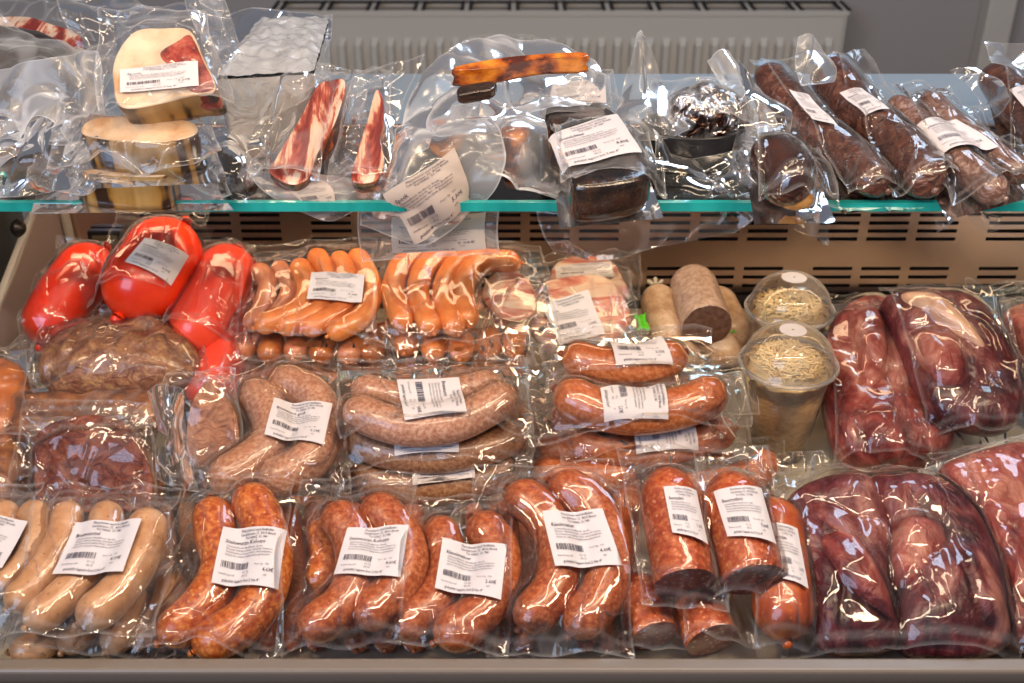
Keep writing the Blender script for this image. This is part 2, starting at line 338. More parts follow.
# ------------------------------------------------------------------ a product: an Empty on its own plane with parts in local space
class Pack:
    def __init__(s, name, label, cat, u, v, z, tilt=20, roll=0, group=None):
        s.o = empty(name); O = PZ(u, v, z)
        n = Vector((math.sin(R(roll)), -math.sin(R(tilt)), math.cos(R(tilt)))).normalized()
        Y = (Vector((0, 1, 0)) - n * n.y).normalized(); X = Y.cross(n).normalized()
        s.M = Matrix(((X.x, Y.x, n.x, O.x), (X.y, Y.y, n.y, O.y), (X.z, Y.z, n.z, O.z), (0, 0, 0, 1)))
        s.o.matrix_world = s.M; s.Mi = s.M.inverted(); s.n = n; s.O = O
        s.ppm = FPX / fwd(O); s.content = []; s.H = None; s.seed = abs(hash(name)) % 50 + u * .37
        s.seed = u * .37 + v * .11
        tag(s.o, label, cat, group)
    def loc(s, u, v, h=0.0):
        d = ray(u, v); q = s.O + s.n * h
        t = (q - CAM).dot(s.n) / d.dot(s.n)
        return s.Mi @ (CAM + d * t)
    def wloc(s, P): return s.Mi @ P
    def add(s, name, V, F, mat, content=True, smooth=True, parent=None):
        o = mesh_obj(name, V, F, M[mat] if isinstance(mat, str) else mat, parent or s.o, smooth)
        if content: s.content.append(([tuple(v) for v in V], F))
        return o
    def sausage(s, pts, wpx, mat, lift=0, name='sausage', rough=.03, nubs=True, pinch=.22, ends=('round', 'round'), label=None, taper=None, zs=None):
        r = wpx / 2 / s.ppm
        P = [s.loc(u, v, r + lift + (zs[i] if zs else 0)) for i, (u, v) in enumerate(pts)]
        V, F, S = tube_vf(P, r, rough=rough, seed=s.seed + pts[0][0], pinch=pinch, ends=ends, taper=taper)
        o = s.add(name, V, F, mat)
        if label: o['label'] = label
        if nubs:
            for k, sg in ((0, -1), (-1, 1)):
                if ends[k] != 'round': continue
                p, t = S[k][0], S[k][1] * sg
                v, f, _ = tube_vf([p - t * r * .1, p + t * r * .12, p + t * r * .3], r * .2, nr=8, rough=.1)
                s.add('casing_end', v, f, mat, content=False, parent=o)
        for k, e in ((0, ends[0]), (-1, ends[1])):
            if e == 'cut':
                p, t = S[k][0], S[k][1] * (-1 if k == 0 else 1)
                side = t.cross(Vector((0, 0, 1))).normalized(); nn = side.cross(t)
                Vc, Fc = [p + t * .0012], []
                for q in range(1, 6):
                    for j in range(24):
                        a = 2 * math.pi * j / 24; d = side * math.cos(a) + nn * math.sin(a)
                        Vc.append(p + d * r * .99 * q / 5 + t * (.0012 * (1 - (q / 5) ** 3) + .0004 * noise.noise(d * 3 * q)))
                for j in range(24): Fc.append((0, 1 + j, 1 + (j + 1) % 24))
                for q in range(4):
                    for j in range(24):
                        a, b = 1 + q * 24, 1 + (q + 1) * 24
                        Fc.append((a + j, b + j, b + (j + 1) % 24, a + (j + 1) % 24))
                s.add('cut_face', Vc, Fc, mat.replace('salami_whole', 'salami') + '_cut' if mat.startswith('salami') else 'liver_cut', content=False, parent=o)
        return o
    def slab(s, outline, th, mat, name='meat', p=2.6, amp=.004, nscale=22, lift=0, face=None, face_at=.86, rings=26, nseg=96, fold=0, bottom=.35, label=None, dome=0, h_px=None):
        """a lump whose outline (pixels) lies at half its thickness"""
        O = catmull([s.loc(u, v, lift + th * (h_px if h_px is not None else bottom)) for u, v in outline], nseg, True)
        c = sum(O, Vector()) / len(O); c.z = 0; sd = Vector((s.seed, 3.1, 0))
        if face:   # a crisp cut: vertical side, flat face
            prof = [(i / rings, 1 + dome * (1 - (i / rings) ** 2)) for i in range(1, rings)] + [(.985, .995), (1, .95)]
        else:
            prof = [(math.sin(math.pi / 2 * i / rings), 0) for i in range(1, rings + 1)]
            prof = [(a, (1 - a ** p) ** (1 / p)) for a, _ in prof]
        base = th * bottom; V = []
        def pt(q, a, h, edge):
            x = c.x + (q.x - c.x) * a; y = c.y + (q.y - c.y) * a
            nz = noise.noise(Vector((x, y, 0)) * nscale + sd)
            if fold:
                nz += .5 * noise.noise(Vector((x, y, 0)) * nscale * 2.3 + sd)
                f = noise.noise(Vector((x * 13, y * 8, 0)) + sd * 2); g = noise.noise(Vector((x * 12, y * 18, 0)) - sd)
                nz -= fold / max(amp, 1e-4) * (1.5 * math.exp(-(f / .05) ** 2) + .7 * math.exp(-(g / .05) ** 2))
            return Vector((x, y, lift + base + (th - base) * h + amp * nz * edge))
        V.append(pt(Vector((c.x, c.y, 0)), 0, 1 + dome, 1))
        for a, h in prof:
            for q in O: V.append(pt(q, a, h, 1 - a ** 6))
        nt = len(prof)
        F = [(0, 1 + j, 1 + (j + 1) % nseg) for j in range(nseg)]
        for i in range(nt - 1):
            for j in range(nseg):
                A, B = 1 + i * nseg, 1 + (i + 1) * nseg
                F.append((A + j, B + j, B + (j + 1) % nseg, A + (j + 1) % nseg))
        if face:
            nf = len(F); Ff = F; Vf = list(V)
            Vs = [V[1 + (nt - 1) * nseg + j] for j in range(nseg)]; Fs = []
            steps = 6
            for k in range(1, steps + 1):
                for j in range(nseg):
                    q = Vs[j]; zz = q.z + (lift - q.z) * k / steps; sh = 1 + .015 * math.sin(k * 1.3) + .02 * noise.noise(Vector((q.x * 40, q.y * 40, k)))
                    Vs.append(Vector((c.x + (q.x - c.x) * sh, c.y + (q.y - c.y) * sh, zz)))
            for k in range(steps):
                for j in range(nseg):
                    A, B = k * nseg, (k + 1) * nseg
                    Fs.append((A + j, B + j, B + (j + 1) % nseg, A + (j + 1) % nseg))
            Fs.append(tuple(reversed([steps * nseg + j for j in range(nseg)])))
            o = s.add(name, Vs, Fs, mat); s.add('cut_face', Vf, Ff, face, parent=o)
            if label: o['label'] = label
            return o
        k0 = 1 + (nt - 1) * nseg
        for a, z in ((.97, .45), (.85, .0)):
            for q in O: V.append(Vector((c.x + (q.x - c.x) * a, c.y + (q.y - c.y) * a, lift + base * z)))
        for i in range(2):
            for j in range(nseg):
                A, B = k0 + i * nseg, k0 + (i + 1) * nseg
                F.append((A + j, B + j, B + (j + 1) % nseg, A + (j + 1) % nseg))
        F.append(tuple(reversed([k0 + 2 * nseg + j for j in range(nseg)])))
        o = s.add(name, V, F, mat)
        if label: o['label'] = label
        return o
    def film(s, quad, base=.006, pull=.10, mat='film', wr=.0022, curl=.009, iters=50, cell=.0028, flat=True, bow=.03, name='film'):
        """clear film drawn over the contents like a membrane; quad = pixel corners TL TR BR BL"""
        Q = [s.loc(u, v, base) for u, v in quad]
        xs = [q.x for q in Q]; ys = [q.y for q in Q]
        allv = [v for vs, _ in s.content for v in vs]
        if allv:
            xs += [min(v[0] for v in allv), max(v[0] for v in allv)]; ys += [min(v[1] for v in allv), max(v[1] for v in allv)]
        x0, x1, y0, y1 = min(xs) - .01, max(xs) + .01, min(ys) - .01, max(ys) + .01
        nx = max(8, min(110, int((x1 - x0) / cell))); ny = max(8, min(110, int((y1 - y0) / cell)))
        Cn = np.full((ny, nx), base)
        if s.content:
            VV, FF = merge(s.content); bv = BVHTree.FromPolygons([Vector(v) for v in VV], FF)
            for j in range(ny):
                y = y0 + (y1 - y0) * j / (ny - 1)
                for i in range(nx):
                    hit = bv.ray_cast(Vector((x0 + (x1 - x0) * i / (nx - 1), y, 1)), Vector((0, 0, -1)))[0]
                    if hit is not None: Cn[j, i] = max(base, hit.z + .0011)
        # dilate by one cell so the film clears steep flanks
        D = Cn.copy()
        for dy in (-1, 0, 1):
            for dx in (-1, 0, 1): D = np.maximum(D, np.roll(np.roll(Cn, dy, 0), dx, 1) - .0006)
        Hh = D.copy()
        for it in range(iters):
            P = np.pad(Hh, 1, mode='edge')
            av = (P[:-2, 1:-1] + P[2:, 1:-1] + P[1:-1, :-2] + P[1:-1, 2:]) / 4
            Hh = np.maximum(D, base + (av - base) * (1 - pull * .35))
        s.H, s.box_, s.base = Hh, (x0, x1, y0, y1), base
        s.slack = np.clip((Hh - D) / .004, 0, 1) + (D <= base + 1e-5) * 1.0
        nu = max(10, min(80, int(max((Q[1] - Q[0]).length, (Q[2] - Q[3]).length) / cell)))
        nv = max(10, min(80, int(max((Q[3] - Q[0]).length, (Q[2] - Q[1]).length) / cell)))
        V, F = [], []; sd = s.seed
        for j in range(nv + 1):
            t = j / nv
            for i in range(nu + 1):
                a = i / nu
                # wavy outline
                e1 = bow * (noise.noise(Vector((a * 3, sd, 0))) - .2); e2 = bow * (noise.noise(Vector((a * 3, sd, 9))) - .2)
                e3 = bow * (noise.noise(Vector((t * 3, sd, 5))) - .2); e4 = bow * (noise.noise(Vector((t * 3, sd, 7))) - .2)
                tt = e1 + (1 - e1 - e2) * t; aa = e3 + (1 - e3 - e4) * a
                q = Q[0].lerp(Q[1], aa).lerp(Q[3].lerp(Q[2], aa), tt)
                h, sl = s.height(q.x, q.y), s.slk(q.x, q.y)
                m = min(a, 1 - a, t, 1 - t); ed = max(0, 1 - m / .14) ** 2
                p = Vector((q.x, q.y, 0))
                cr = .5 - 2.2 * abs(noise.noise(p * 15 + Vector((sd, 1, 0)))); rid = 1 - abs(noise.noise(Vector((p.x * 30, p.y * 18, 0)) + Vector((sd, 4, 0)))) * 2.6
                z = h + sl * wr * (rid * .8 + .4) + curl * ed * (cr + .35) + wr * .25 * max(rid, 0) * (1 - sl)
                V.append(Vector((q.x, q.y, max(z, .0005))))
        for j in range(nv):
            for i in range(nu):
                k = j * (nu + 1) + i; F.append((k, k + nu + 1, k + nu + 2, k + 1))
        s.fpts = V
        if flat:   # the back of the bag
            k0 = len(V); n2 = 14
            for j in range(n2 + 1):
                for i in range(n2 + 1):
                    q = Q[0].lerp(Q[1], i / n2).lerp(Q[3].lerp(Q[2], i / n2), j / n2)
                    V.append(Vector((q.x, q.y, -.0008 + .0004 * noise.noise(q * 60))))
            for j in range(n2):
                for i in range(n2):
                    k = k0 + j * (n2 + 1) + i; F.append((k, k + 1, k + n2 + 2, k + n2 + 1))
        o = mesh_obj(name, V, F, M[mat], s.o)
        at = o.data.attributes.new('rim', 'FLOAT', 'POINT'); rv = np.zeros(len(V)); W = (Q[1] - Q[0]).length; Lh = (Q[3] - Q[0]).length
        for j in range(nv + 1):
            for i in range(nu + 1):
                d = min(i / nu * W, (1 - i / nu) * W, j / nv * Lh, (1 - j / nv) * Lh)
                sl = .5 if .008 < min(j / nv * Lh, (1 - j / nv) * Lh) < .011 else 0
                rv[j * (nu + 1) + i] = max(sl, 1 if d < .0012 else 0)
        at.data.foreach_set('value', rv)
        return o
    def _samp(s, A, x, y):
        x0, x1, y0, y1 = s.box_; ny, nx = A.shape
        fx = min(max((x - x0) / (x1 - x0) * (nx - 1), 0), nx - 1.001); fy = min(max((y - y0) / (y1 - y0) * (ny - 1), 0), ny - 1.001)
        i, j = int(fx), int(fy); a, b = fx - i, fy - j
        return float((A[j, i] * (1 - a) + A[j, i + 1] * a) * (1 - b) + (A[j + 1, i] * (1 - a) + A[j + 1, i + 1] * a) * b)
    def height(s, x, y): return s._samp(s.H, x, y)
    def slk(s, x, y): return s._samp(s.slack, x, y)
    def label(s, quad, name, price, paper='paper', off=.0030, text=None, h=None):
        """paper label stuck on the film; quad in reading order TL TR BR BL (pixels)"""
        A = s.H if s.H is not None else None
        if A is not None:
            B = A.copy()
            for _ in range(6):
                P = np.pad(B, 1, mode='edge'); B = np.maximum(A, (P[:-2, 1:-1] + P[2:, 1:-1] + P[1:-1, :-2] + P[1:-1, 2:]) / 4)
        cu = sum(q[0] for q in quad) / 4; cv = sum(q[1] for q in quad) / 4
        if A is not None:
            hh = .02
            for _ in range(5):
                c = s.loc(cu, cv, hh); hh = s._samp(B, c.x, c.y)
            # corners follow the surface height at each corner
            Q = []
            for u, v in quad:
                k = hh
                for _ in range(4):
                    c = s.loc(u, v, k); k = .5 * k + .5 * max(s._samp(B, c.x, c.y), s.base)
                Q.append(s.loc(u, v, k))
            zf = lambda x, y: s._samp(B, x, y)
        else:
            Q = [s.loc(u, v, h or .01) for u, v in quad]; zf = lambda x, y: h or .01
        def mp(a, b, o):
            q = Q[3].lerp(Q[2], a).lerp(Q[0].lerp(Q[1], a), b)
            return Vector((q.x, q.y, zf(q.x, q.y) + o + .0006 * math.sin(a * 5 + s.seed)))
        return paper_label(mp, s.o, name, price, off, paper, s.seed)
def paper_label(mp, parent, name, price, off=.002, paper='paper', seed=0, flip=1):
    n = 22
    V = [mp(i / n, j / n, off) for j in range(n + 1) for i in range(n + 1)]
    F = [(j * (n + 1) + i, j * (n + 1) + i + 1, (j + 1) * (n + 1) + i + 1, (j + 1) * (n + 1) + i) for j in range(n) for i in range(n)]
    lb = mesh_obj('label', V, F, M[paper], parent)
    tv, tf = print_design(name, price, seed=int(seed * 10) % 97)
    mesh_obj('print', [mp(x, y / .8, off + .0007 * flip) for x, y in tv], tf, M['ink'], lb)
    return lb
def sheet(pack, rows, mat='film_soft', cr=.006, nu=56, nv=56, seed=0, name='film'):
    """loose bag film; rows of (u, v, y) control points, y = distance of that point"""
    G = [catmull([pack.wloc(PY(*p)) for p in row], nu + 1) for row in rows]
    cols = [catmull([G[r][i] for r in range(len(rows))], nv + 1) for i in range(nu + 1)]
    V = []
    for j in range(nv + 1):
        for i in range(nu + 1):
            p = cols[i][j]; a = cols[min(i + 1, nu)][j] - cols[max(i - 1, 0)][j]; b = cols[i][min(j + 1, nv)] - cols[i][max(j - 1, 0)]
            n = a.cross(b); n = n.normalized() if n.length > 1e-9 else Vector((0, 0, 1))
            q = p * 15 + Vector((seed, 0, 0)); q2 = p * 24 + Vector((0, seed, 0))
            d = (.45 - 2.2 * abs(noise.noise(q))) * 1.3 + (.45 - 2.2 * abs(noise.noise(q2))) * .75 + .25 * noise.noise(p * 60)
            V.append(p + n * d * cr)
    F = [(j * (nu + 1) + i, j * (nu + 1) + i + 1, (j + 1) * (nu + 1) + i + 1, (j + 1) * (nu + 1) + i) for j in range(nv) for i in range(nu)]
    o = mesh_obj(name, V, F, M[mat], pack.o)
    at = o.data.attributes.new('rim', 'FLOAT', 'POINT')
    at.data.foreach_set('value', [1.0 if (i in (0, nu) or j in (0, nv)) else 0.0 for j in range(nv + 1) for i in range(nu + 1)])
    def surf(a, b, off):
        fx = min(max(a, 0), .9999) * nu; fy = min(max(b, 0), .9999) * nv; i, j = int(fx), int(fy); x, y = fx - i, fy - j
        W = lambda i, j: V[j * (nu + 1) + i]
        p = W(i, j).lerp(W(i + 1, j), x).lerp(W(i, j + 1).lerp(W(i + 1, j + 1), x), y)
        n = (W(i + 1, j) - W(i, j)).cross(W(i, j + 1) - W(i, j)).normalized()
        toc = (pack.Mi @ CAM - p)
        if n.dot(toc) < 0: n = -n
        return p + n * off
    return o, surf
def sheet_label(pack, surf, quad, name, price, paper='paper'):
    """label on a sheet; quad in sheet (s,t) coordinates, reading order"""
    Q = [Vector((a, b, 0)) for a, b in quad]
    def mp(a, b, o):
        q = Q[3].lerp(Q[2], a).lerp(Q[0].lerp(Q[1], a), b); return surf(q.x, q.y, o)
    return paper_label(mp, pack.o, name, price, .0015, paper, pack.seed)

# ================================================================== the shop behind
wall = box('wall_back', -3.2, 3.2, 2.95, 3.05, -.95, 1.9, M['wall']); tag(wall, kind='structure')
fl = box('floor', -3.2, 3.2, -2.2, 2.95, -1.0, -.95, M['floor']); tag(fl, kind='structure')
bb = box('baseboard_back', -3.2, 3.2, 2.93, 2.95, -.95, -.86, M['trim'], bevel=.003); tag(bb, kind='structure')
p0 = PY(985, 20, 2.9).x; tr = box('trim_1', p0, p0 + .07, 2.89, 2.95, -.86, 1.9, M['rad'], bevel=.006); tag(tr, kind='structure')

def radiator():
    y = 2.78; a = PY(277, 18, y); b = PY(845, 18, y); zt = PY(500, 11, y).z; zb = zt - .58
    r = empty('radiator', ((a.x + b.x) / 2, y + .05, zb)); tag(r, 'cream ribbed panel radiator with a slotted top grille on the grey wall behind the counter', 'radiator')
    L = lambda x0, x1, y0, y1, z0, z1: (x0 - r.location.x, x1 - r.location.x, y0 - r.location.y, y1 - r.location.y, z0 - zb, z1 - zb)
    # front panel with pressed vertical ribs
    V, F = [], []; n = 34; x0, x1 = a.x - r.location.x, b.x - r.location.x; pitch = (x1 - x0 - .03) / n
    prof = [(0, 0), (.22, 0), (.34, -.020), (.66, -.020), (.78, 0), (1, 0)]; xs = [(x0, 0)]
    for i in range(n):
        for q, d in prof[:-1]: xs.append((x0 + .015 + (i + q) * pitch, d))
    xs.append((x1, 0)); yf = -.05; zs = [(.0, 0), (.045, 0), (.06, 1), (.50, 1), (.515, 0), (.57, 0)]
    for z, k in zs:
        for x, d in xs: V.append((x, yf + d * k, z))
    m = len(xs)
    for j in range(len(zs) - 1):
        for i in range(m - 1): F.append((j * m + i, j * m + i + 1, (j + 1) * m + i + 1, (j + 1) * m + i))
    mesh_obj('front_panel', V, F, M['rad'], r, smooth=False)
    box('side_cover', x0 - .006, x0 + .004, -.05, .05, 0, .572, M['rad'], r, .003)
    box('side_cover', x1 - .004, x1 + .006, -.05, .05, 0, .572, M['rad'], r, .003)
    box('rear_panel', x0, x1, .04, .05, .01, .56, M['rad'], r)
    # top grille: frame plus bars over a dark gap
    parts = [box_vf(x0, x1, -.052, -.040, .568, .58), box_vf(x0, x1, .042, .054, .568, .58)]
    nb = 12
    for i in range(nb + 1):
        x = x0 + (x1 - x0) * i / nb; parts.append(box_vf(x - .009, x + .009, -.05, .05, .570, .579))
    V, F = merge(parts); g = mesh_obj('top_grille', V, F, M['rad'], r, smooth=False)
    parts = []
    for i in range(nb + 1):
        x = x0 + (x1 - x0) * i / nb
        for dx in (-.014, .006): parts.append(box_vf(x + dx, x + dx + .008, -.045, .045, .5785, .583))
    parts.append(box_vf(x0, x1, .036, .046, .5780, .5815))
    V, F = merge(parts); g2 = mesh_obj('grille_bars', V, F, M['void'], g, smooth=False); g2['label'] = 'dark cross bars'
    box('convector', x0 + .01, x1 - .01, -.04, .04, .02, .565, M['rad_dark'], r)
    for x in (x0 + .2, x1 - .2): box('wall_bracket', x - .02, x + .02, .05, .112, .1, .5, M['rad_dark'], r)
radiator()

# ================================================================== the refrigerated counter
case = empty('display_counter', (0, .9, 0)); tag(case, 'refrigerated steel display counter with slotted back wall and grey front rail', 'display counter')
def cpart(name, V, F, mat, smooth=False):
    V = [(x, y - .9, z) for x, y, z in V]; return mesh_obj(name, V, F, M[mat], case, smooth)
def cbox(name, x0, x1, y0, y1, z0, z1, mat, bevel=0):
    return box(name, x0, x1, y0 - .9, y1 - .9, z0, z1, M[mat], case, bevel)
XL, XR = -.525, .80
cbox('deck_plate', XL, XR, .60, 1.235, -.02, 0, 'deck')
cbox('cabinet_front', XL - .06, XR, .56, .60, -.93, -.031, 'rail')
rl = cbox('front_rail', XL - .06, XR, .599, .613, -.02, .0265, 'rail', .003)
cbox('rail_step', XL - .06, XR, .550, .5955, -.03, .019, 'rail', .003)
# slotted back wall: one sheet with real slots
def slotted():
    y = 1.226; xs = {XL, XR}; slots = []
    x = XL + .09
    k = 0
    while x < XR - .05:
        slots.append((x, x + .047)); x += .058 if k % 3 != 2 else .083; k += 1
    for a, b in slots: xs |= {a, b}
    zrows = [PY(800, v, y).z for v in (294, 285.5, 277, 268.5)] + [PY(800, v, y).z for v in (239, 231, 223, 215, 207)]
    zs = {0.004, .262}; hr = [(z - .0022, z + .0022) for z in zrows]
    for a, b in hr: zs |= {a, b}
    xs, zs = sorted(xs), sorted(zs); V = [(x, y, z) for z in zs for x in xs]; F = []; n = len(xs)
    for j in range(len(zs) - 1):
        for i in range(n - 1):
            hole = any(abs(xs[i] - a) < 1e-6 for a, b in slots) and any(abs(zs[j] - a) < 1e-6 for a, b in hr)
            if not hole: F.append((j * n + i, j * n + i + 1, (j + 1) * n + i + 1, (j + 1) * n + i))
    o = cpart('back_panel', V, F, 'steel')
    s = o.modifiers.new('thick', 'SOLIDIFY'); s.thickness = .0015
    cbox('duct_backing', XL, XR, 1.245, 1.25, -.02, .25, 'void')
slotted()
cbox('drain_gap', XL, XR, 1.205, 1.222, .0, .010, 'void')
cbox('rear_ledge', XL - .08, XR, 1.088, 1.265, .250, .2695, 'steel_blue', .002)
cbox('ledge_lip', XL - .08, XR, 1.083, 1.090, .245, .2715, 'steel', .001)
# glass shelf: slab plus its teal cut edge
gs = cbox('glass_shelf', XL - .01, XR, .899, 1.083, .2625, .2695, 'glass')
e = box('front_edge', XL - .01, XR, .893 - .9, .899 - .9, .262, .270, M['glass_edge'], gs); e['label'] = 'teal polished front edge'
for x in (XL + .02, .0, XR - .05):
    cbox('shelf_bracket', x, x + .006, 1.0, 1.22, .245, .2615, 'steel')
# left side wall with its white edging, outer panel and pivot cap
sp = [(.61, -.01), (1.226, -.01), (1.226, .20), (1.166, .150), (1.012, .093), (.80, .055), (.61, .035)]
V = [(XL + dx, y, z) for dx in (0, -.008) for y, z in sp]; n = len(sp)
F = [tuple(range(n)), tuple(reversed(range(n, 2 * n)))] + [(i, i + n, (i + 1) % n + n, (i + 1) % n) for i in range(n)]
cpart('side_panel', V, F, 'side')
tp = [(XL - .004, y, z) for y, z in sp[2:]]
V, F, _ = tube_vf([Vector(p) for p in tp], .005, nr=10, rough=0); cpart('side_trim', V, F, 'trim', True)
V, F, _ = tube_vf([Vector((XL + .006, 1.218, .0)), Vector((XL + .006, 1.218, .09)), Vector((XL + .004, 1.216, .155)), Vector((XL - .004, 1.21, .20))], .0055, nr=10, rough=0); cpart('corner_seal', V, F, 'trim', True)
cbox('outer_side_panel', XL - .075, XL - .065, .60, 1.265, -.93, .25, 'olive')
c = PY(22, 228, 1.10); V, F, _ = tube_vf([Vector((c.x - .012, c.y, c.z)), Vector((c.x + .004, c.y, c.z))], .012, nr=24, rough=0, pinch=.8)
cpart('pivot_cap', V, F, 'black', True)
# small dark controller window in the back wall
a = PY(88, 229, 1.222); b = PY(128, 252, 1.222)
th = empty('temperature_display', ((a.x + b.x) / 2, 1.219, b.z)); tag(th, 'small black controller window set in the steel back wall beside the red sausages', 'temperature display')
w_, h_ = b.x - a.x, a.z - b.z
box('housing', -w_ / 2, w_ / 2, -.004, .006, 0, h_, M['black'], th, .002)
box('display_glass', -w_ / 2 + .006, w_ / 2 - .006, -.0055, -.004, .005, h_ - .005, M['olive'], th)

# ================================================================== lower deck goods
RAW = 'vacuum packs of sausages in the front row'
def P(*a, **k): return Pack(*a, **k)

# --- front row, left to right
p = P('vacuum_pack', 'pale bratwurst pack at the far left end of the front row', 'sausage pack', 10, 640, .026, tilt=19, group=RAW)
p.sausage([(31, 503), (37, 532), (27, 565), (-8, 592)], 34, 'bratwurst')
p.sausage([(2, 503), (6, 532), (-4, 562), (-38, 590)], 34, 'bratwurst')
p.film([(-40, 492), (48, 490), (30, 628), (-62, 622)]); p.label([(-32, 521), (29, 523), (3, 570), (-58, 567)], 'Bratwürstel', '5.10€')

p = P('vacuum_pack', 'pack of three pale speckled bratwursts at front left, label slanting across them', 'sausage pack', 90, 640, .030, tilt=19, group=RAW)
p.sausage([(70, 503), (61, 542), (34, 585), (7, 609)], 35, 'bratwurst')
p.sausage([(107, 503), (102, 548), (64, 596), (26, 627)], 37, 'bratwurst')
p.sausage([(149, 510), (141, 556), (112, 598), (78, 624)], 42, 'bratwurst')
p.film([(52, 493), (182, 492), (160, 640), (-8, 645)], curl=.012); p.label([(77, 524), (143, 521), (124, 574), (53, 576)], 'Bratwürstel', '4.10€')

p = P('vacuum_pack', 'shadowed pale bratwurst pack lying underneath the three bratwursts at front left', 'sausage pack', 100, 655, .002, tilt=14, group=RAW)
p.sausage([(72, 600), (40, 645), (10, 652)], 34, 'bratwurst'); p.sausage([(105, 600), (80, 630), (62, 652)], 34, 'bratwurst')
p.sausage([(140, 590), (125, 625), (106, 652)], 34, 'bratwurst'); p.sausage([(176, 575), (165, 610), (143, 645)], 34, 'bratwurst')
p.film([(60, 560), (190, 555), (178, 662), (-10, 664)], curl=.012)

p = P('vacuum_pack', 'bright orange-red sausage pair in front, between the bratwursts and the first brown pair', 'sausage pack', 222, 655, .006, tilt=22, group=RAW)
p.sausage([(211, 499), (215, 532), (222, 568), (200, 608), (160, 642)], 45, 'debrecziner')
p.sausage([(241, 489), (262, 520), (270, 565), (250, 615), (194, 652)], 47, 'debrecziner')
p.film([(190, 478), (295, 488), (284, 664), (140, 655)], curl=.012); p.label([(224, 528), (288, 533), (279, 592), (212, 584)], 'Steinwurzn Kolosso', '4.63€')

p = P('vacuum_pack', 'brown sausage pair with a third sausage tucked behind its left side', 'sausage pack', 345, 652, .008, tilt=22, group=RAW)
p.sausage([(318, 520), (326, 552), (318, 590)], 32, 'debrecziner', label='orange-red sausage behind the pair')
p.sausage([(330, 506), (352, 538), (356, 575), (342, 606), (300, 634)], 45, 'krainer', lift=.008)
p.sausage([(366, 500), (396, 528), (407, 563), (389, 596), (356, 624)], 46, 'krainer', lift=.008)
p.film([(300, 486), (418, 476), (402, 652), (278, 660)], curl=.010); p.label([(348, 529), (409, 527), (401, 579), (334, 576)], 'Steinwurzn Kolosso', '4.60€')

p = P('vacuum_pack', 'short brown cheese sausage pair in the middle of the front row, its label lowest', 'sausage pack', 440, 654, .008, tilt=21, group=RAW)
p.sausage([(434, 519), (444, 543), (446, 577), (426, 608), (391, 633)], 42, 'krainer')
p.sausage([(472, 518), (494, 542), (499, 578), (478, 614), (436, 642)], 47, 'krainer')
p.film([(418, 504), (515, 502), (508, 662), (370, 652)], curl=.010); p.label([(443, 540), (507, 547), (501, 602), (435, 590)], 'Käsekrainer', '2.60€')

p = P('vacuum_pack', 'long thick brown cheese sausage pair left of the two cut salamis, front row', 'sausage pack', 555, 654, .010, tilt=24, group=RAW)
p.sausage([(504, 500), (510, 540), (505, 580)], 22, 'krainer')
p.sausage([(508, 488), (540, 512), (558, 550), (553, 590), (520, 628)], 46, 'krainer', lift=.006)
p.sausage([(550, 481), (586, 502), (608, 545), (602, 592), (570, 635)], 47, 'krainer', lift=.006)
p.film([(472, 470), (612, 464), (634, 662), (488, 656)], curl=.012); p.label([(542, 513), (602, 510), (622, 567), (555, 568)], 'Käsekrainer', '4.60€')

SAL = 'salamis at the front right'
p = P('salami', 'left one of two cut salamis, label wrapping round its right side', 'salami', 680, 612, .034, tilt=22, group=SAL)
p.sausage([(664, 470), (671, 510), (685, 583)], 62, 'salami', ends=('round', 'cut'), nubs=False, pinch=.75, rough=.015, name='salami_body')
p.film([(616, 450), (702, 452), (726, 618), (640, 612)], curl=.012, pull=.06); p.label([(663, 488), (696, 492), (708, 546), (672, 534)], 'Bauernsalami', '5.20€')
p = P('salami', 'right one of two cut salamis, wide label across its top, beside the raw meat', 'salami', 748, 606, .034, tilt=22, group=SAL)
p.sausage([(726, 474), (735, 510), (753, 580)], 65, 'salami', ends=('round', 'cut'), nubs=False, pinch=.75, rough=.015, name='salami_body')
p.film([(692, 455), (764, 450), (800, 600), (705, 606)], curl=.012, pull=.06); p.label([(713, 493), (761, 490), (776, 546), (727, 538)], 'Bauernsalami', '5.60€')
p = P('salami', 'whole round-ended salami tied at the tip, leaning against the raw meat bag', 'salami', 790, 648, .008, tilt=22, group=SAL)
p.sausage([(770, 500), (779, 560), (787, 640)], 62, 'salami_whole', nubs=True, rough=.02, name='salami_body')
p.film([(745, 500), (800, 500), (822, 655), (750, 655)], curl=.006); p.label([(766, 524), (797, 530), (808, 590), (782, 580)], 'Bauernsalami', '6.10€')
p = P('salami', 'cut salami lying low under the left salami, dark face showing above the rail', 'salami', 652, 652, .002, tilt=16, group=SAL)
p.sausage([(634, 575), (642, 605), (654, 636)], 50, 'salami', ends=('round', 'cut'), nubs=False, rough=.015, name='salami_body')
p.film([(612, 560), (664, 562), (686, 656), (622, 660)], curl=.008)
p = P('salami', 'dark cut salami lying low between the rail and the right salami', 'salami', 708, 652, .002, tilt=14, group=SAL)
p.sausage([(690, 590), (700, 615), (712, 640)], 54, 'salami', ends=('round', 'cut'), nubs=False, rough=.015, name='salami_body')
p.film([(674, 590), (735, 588), (760, 656), (680, 660)], curl=.012)

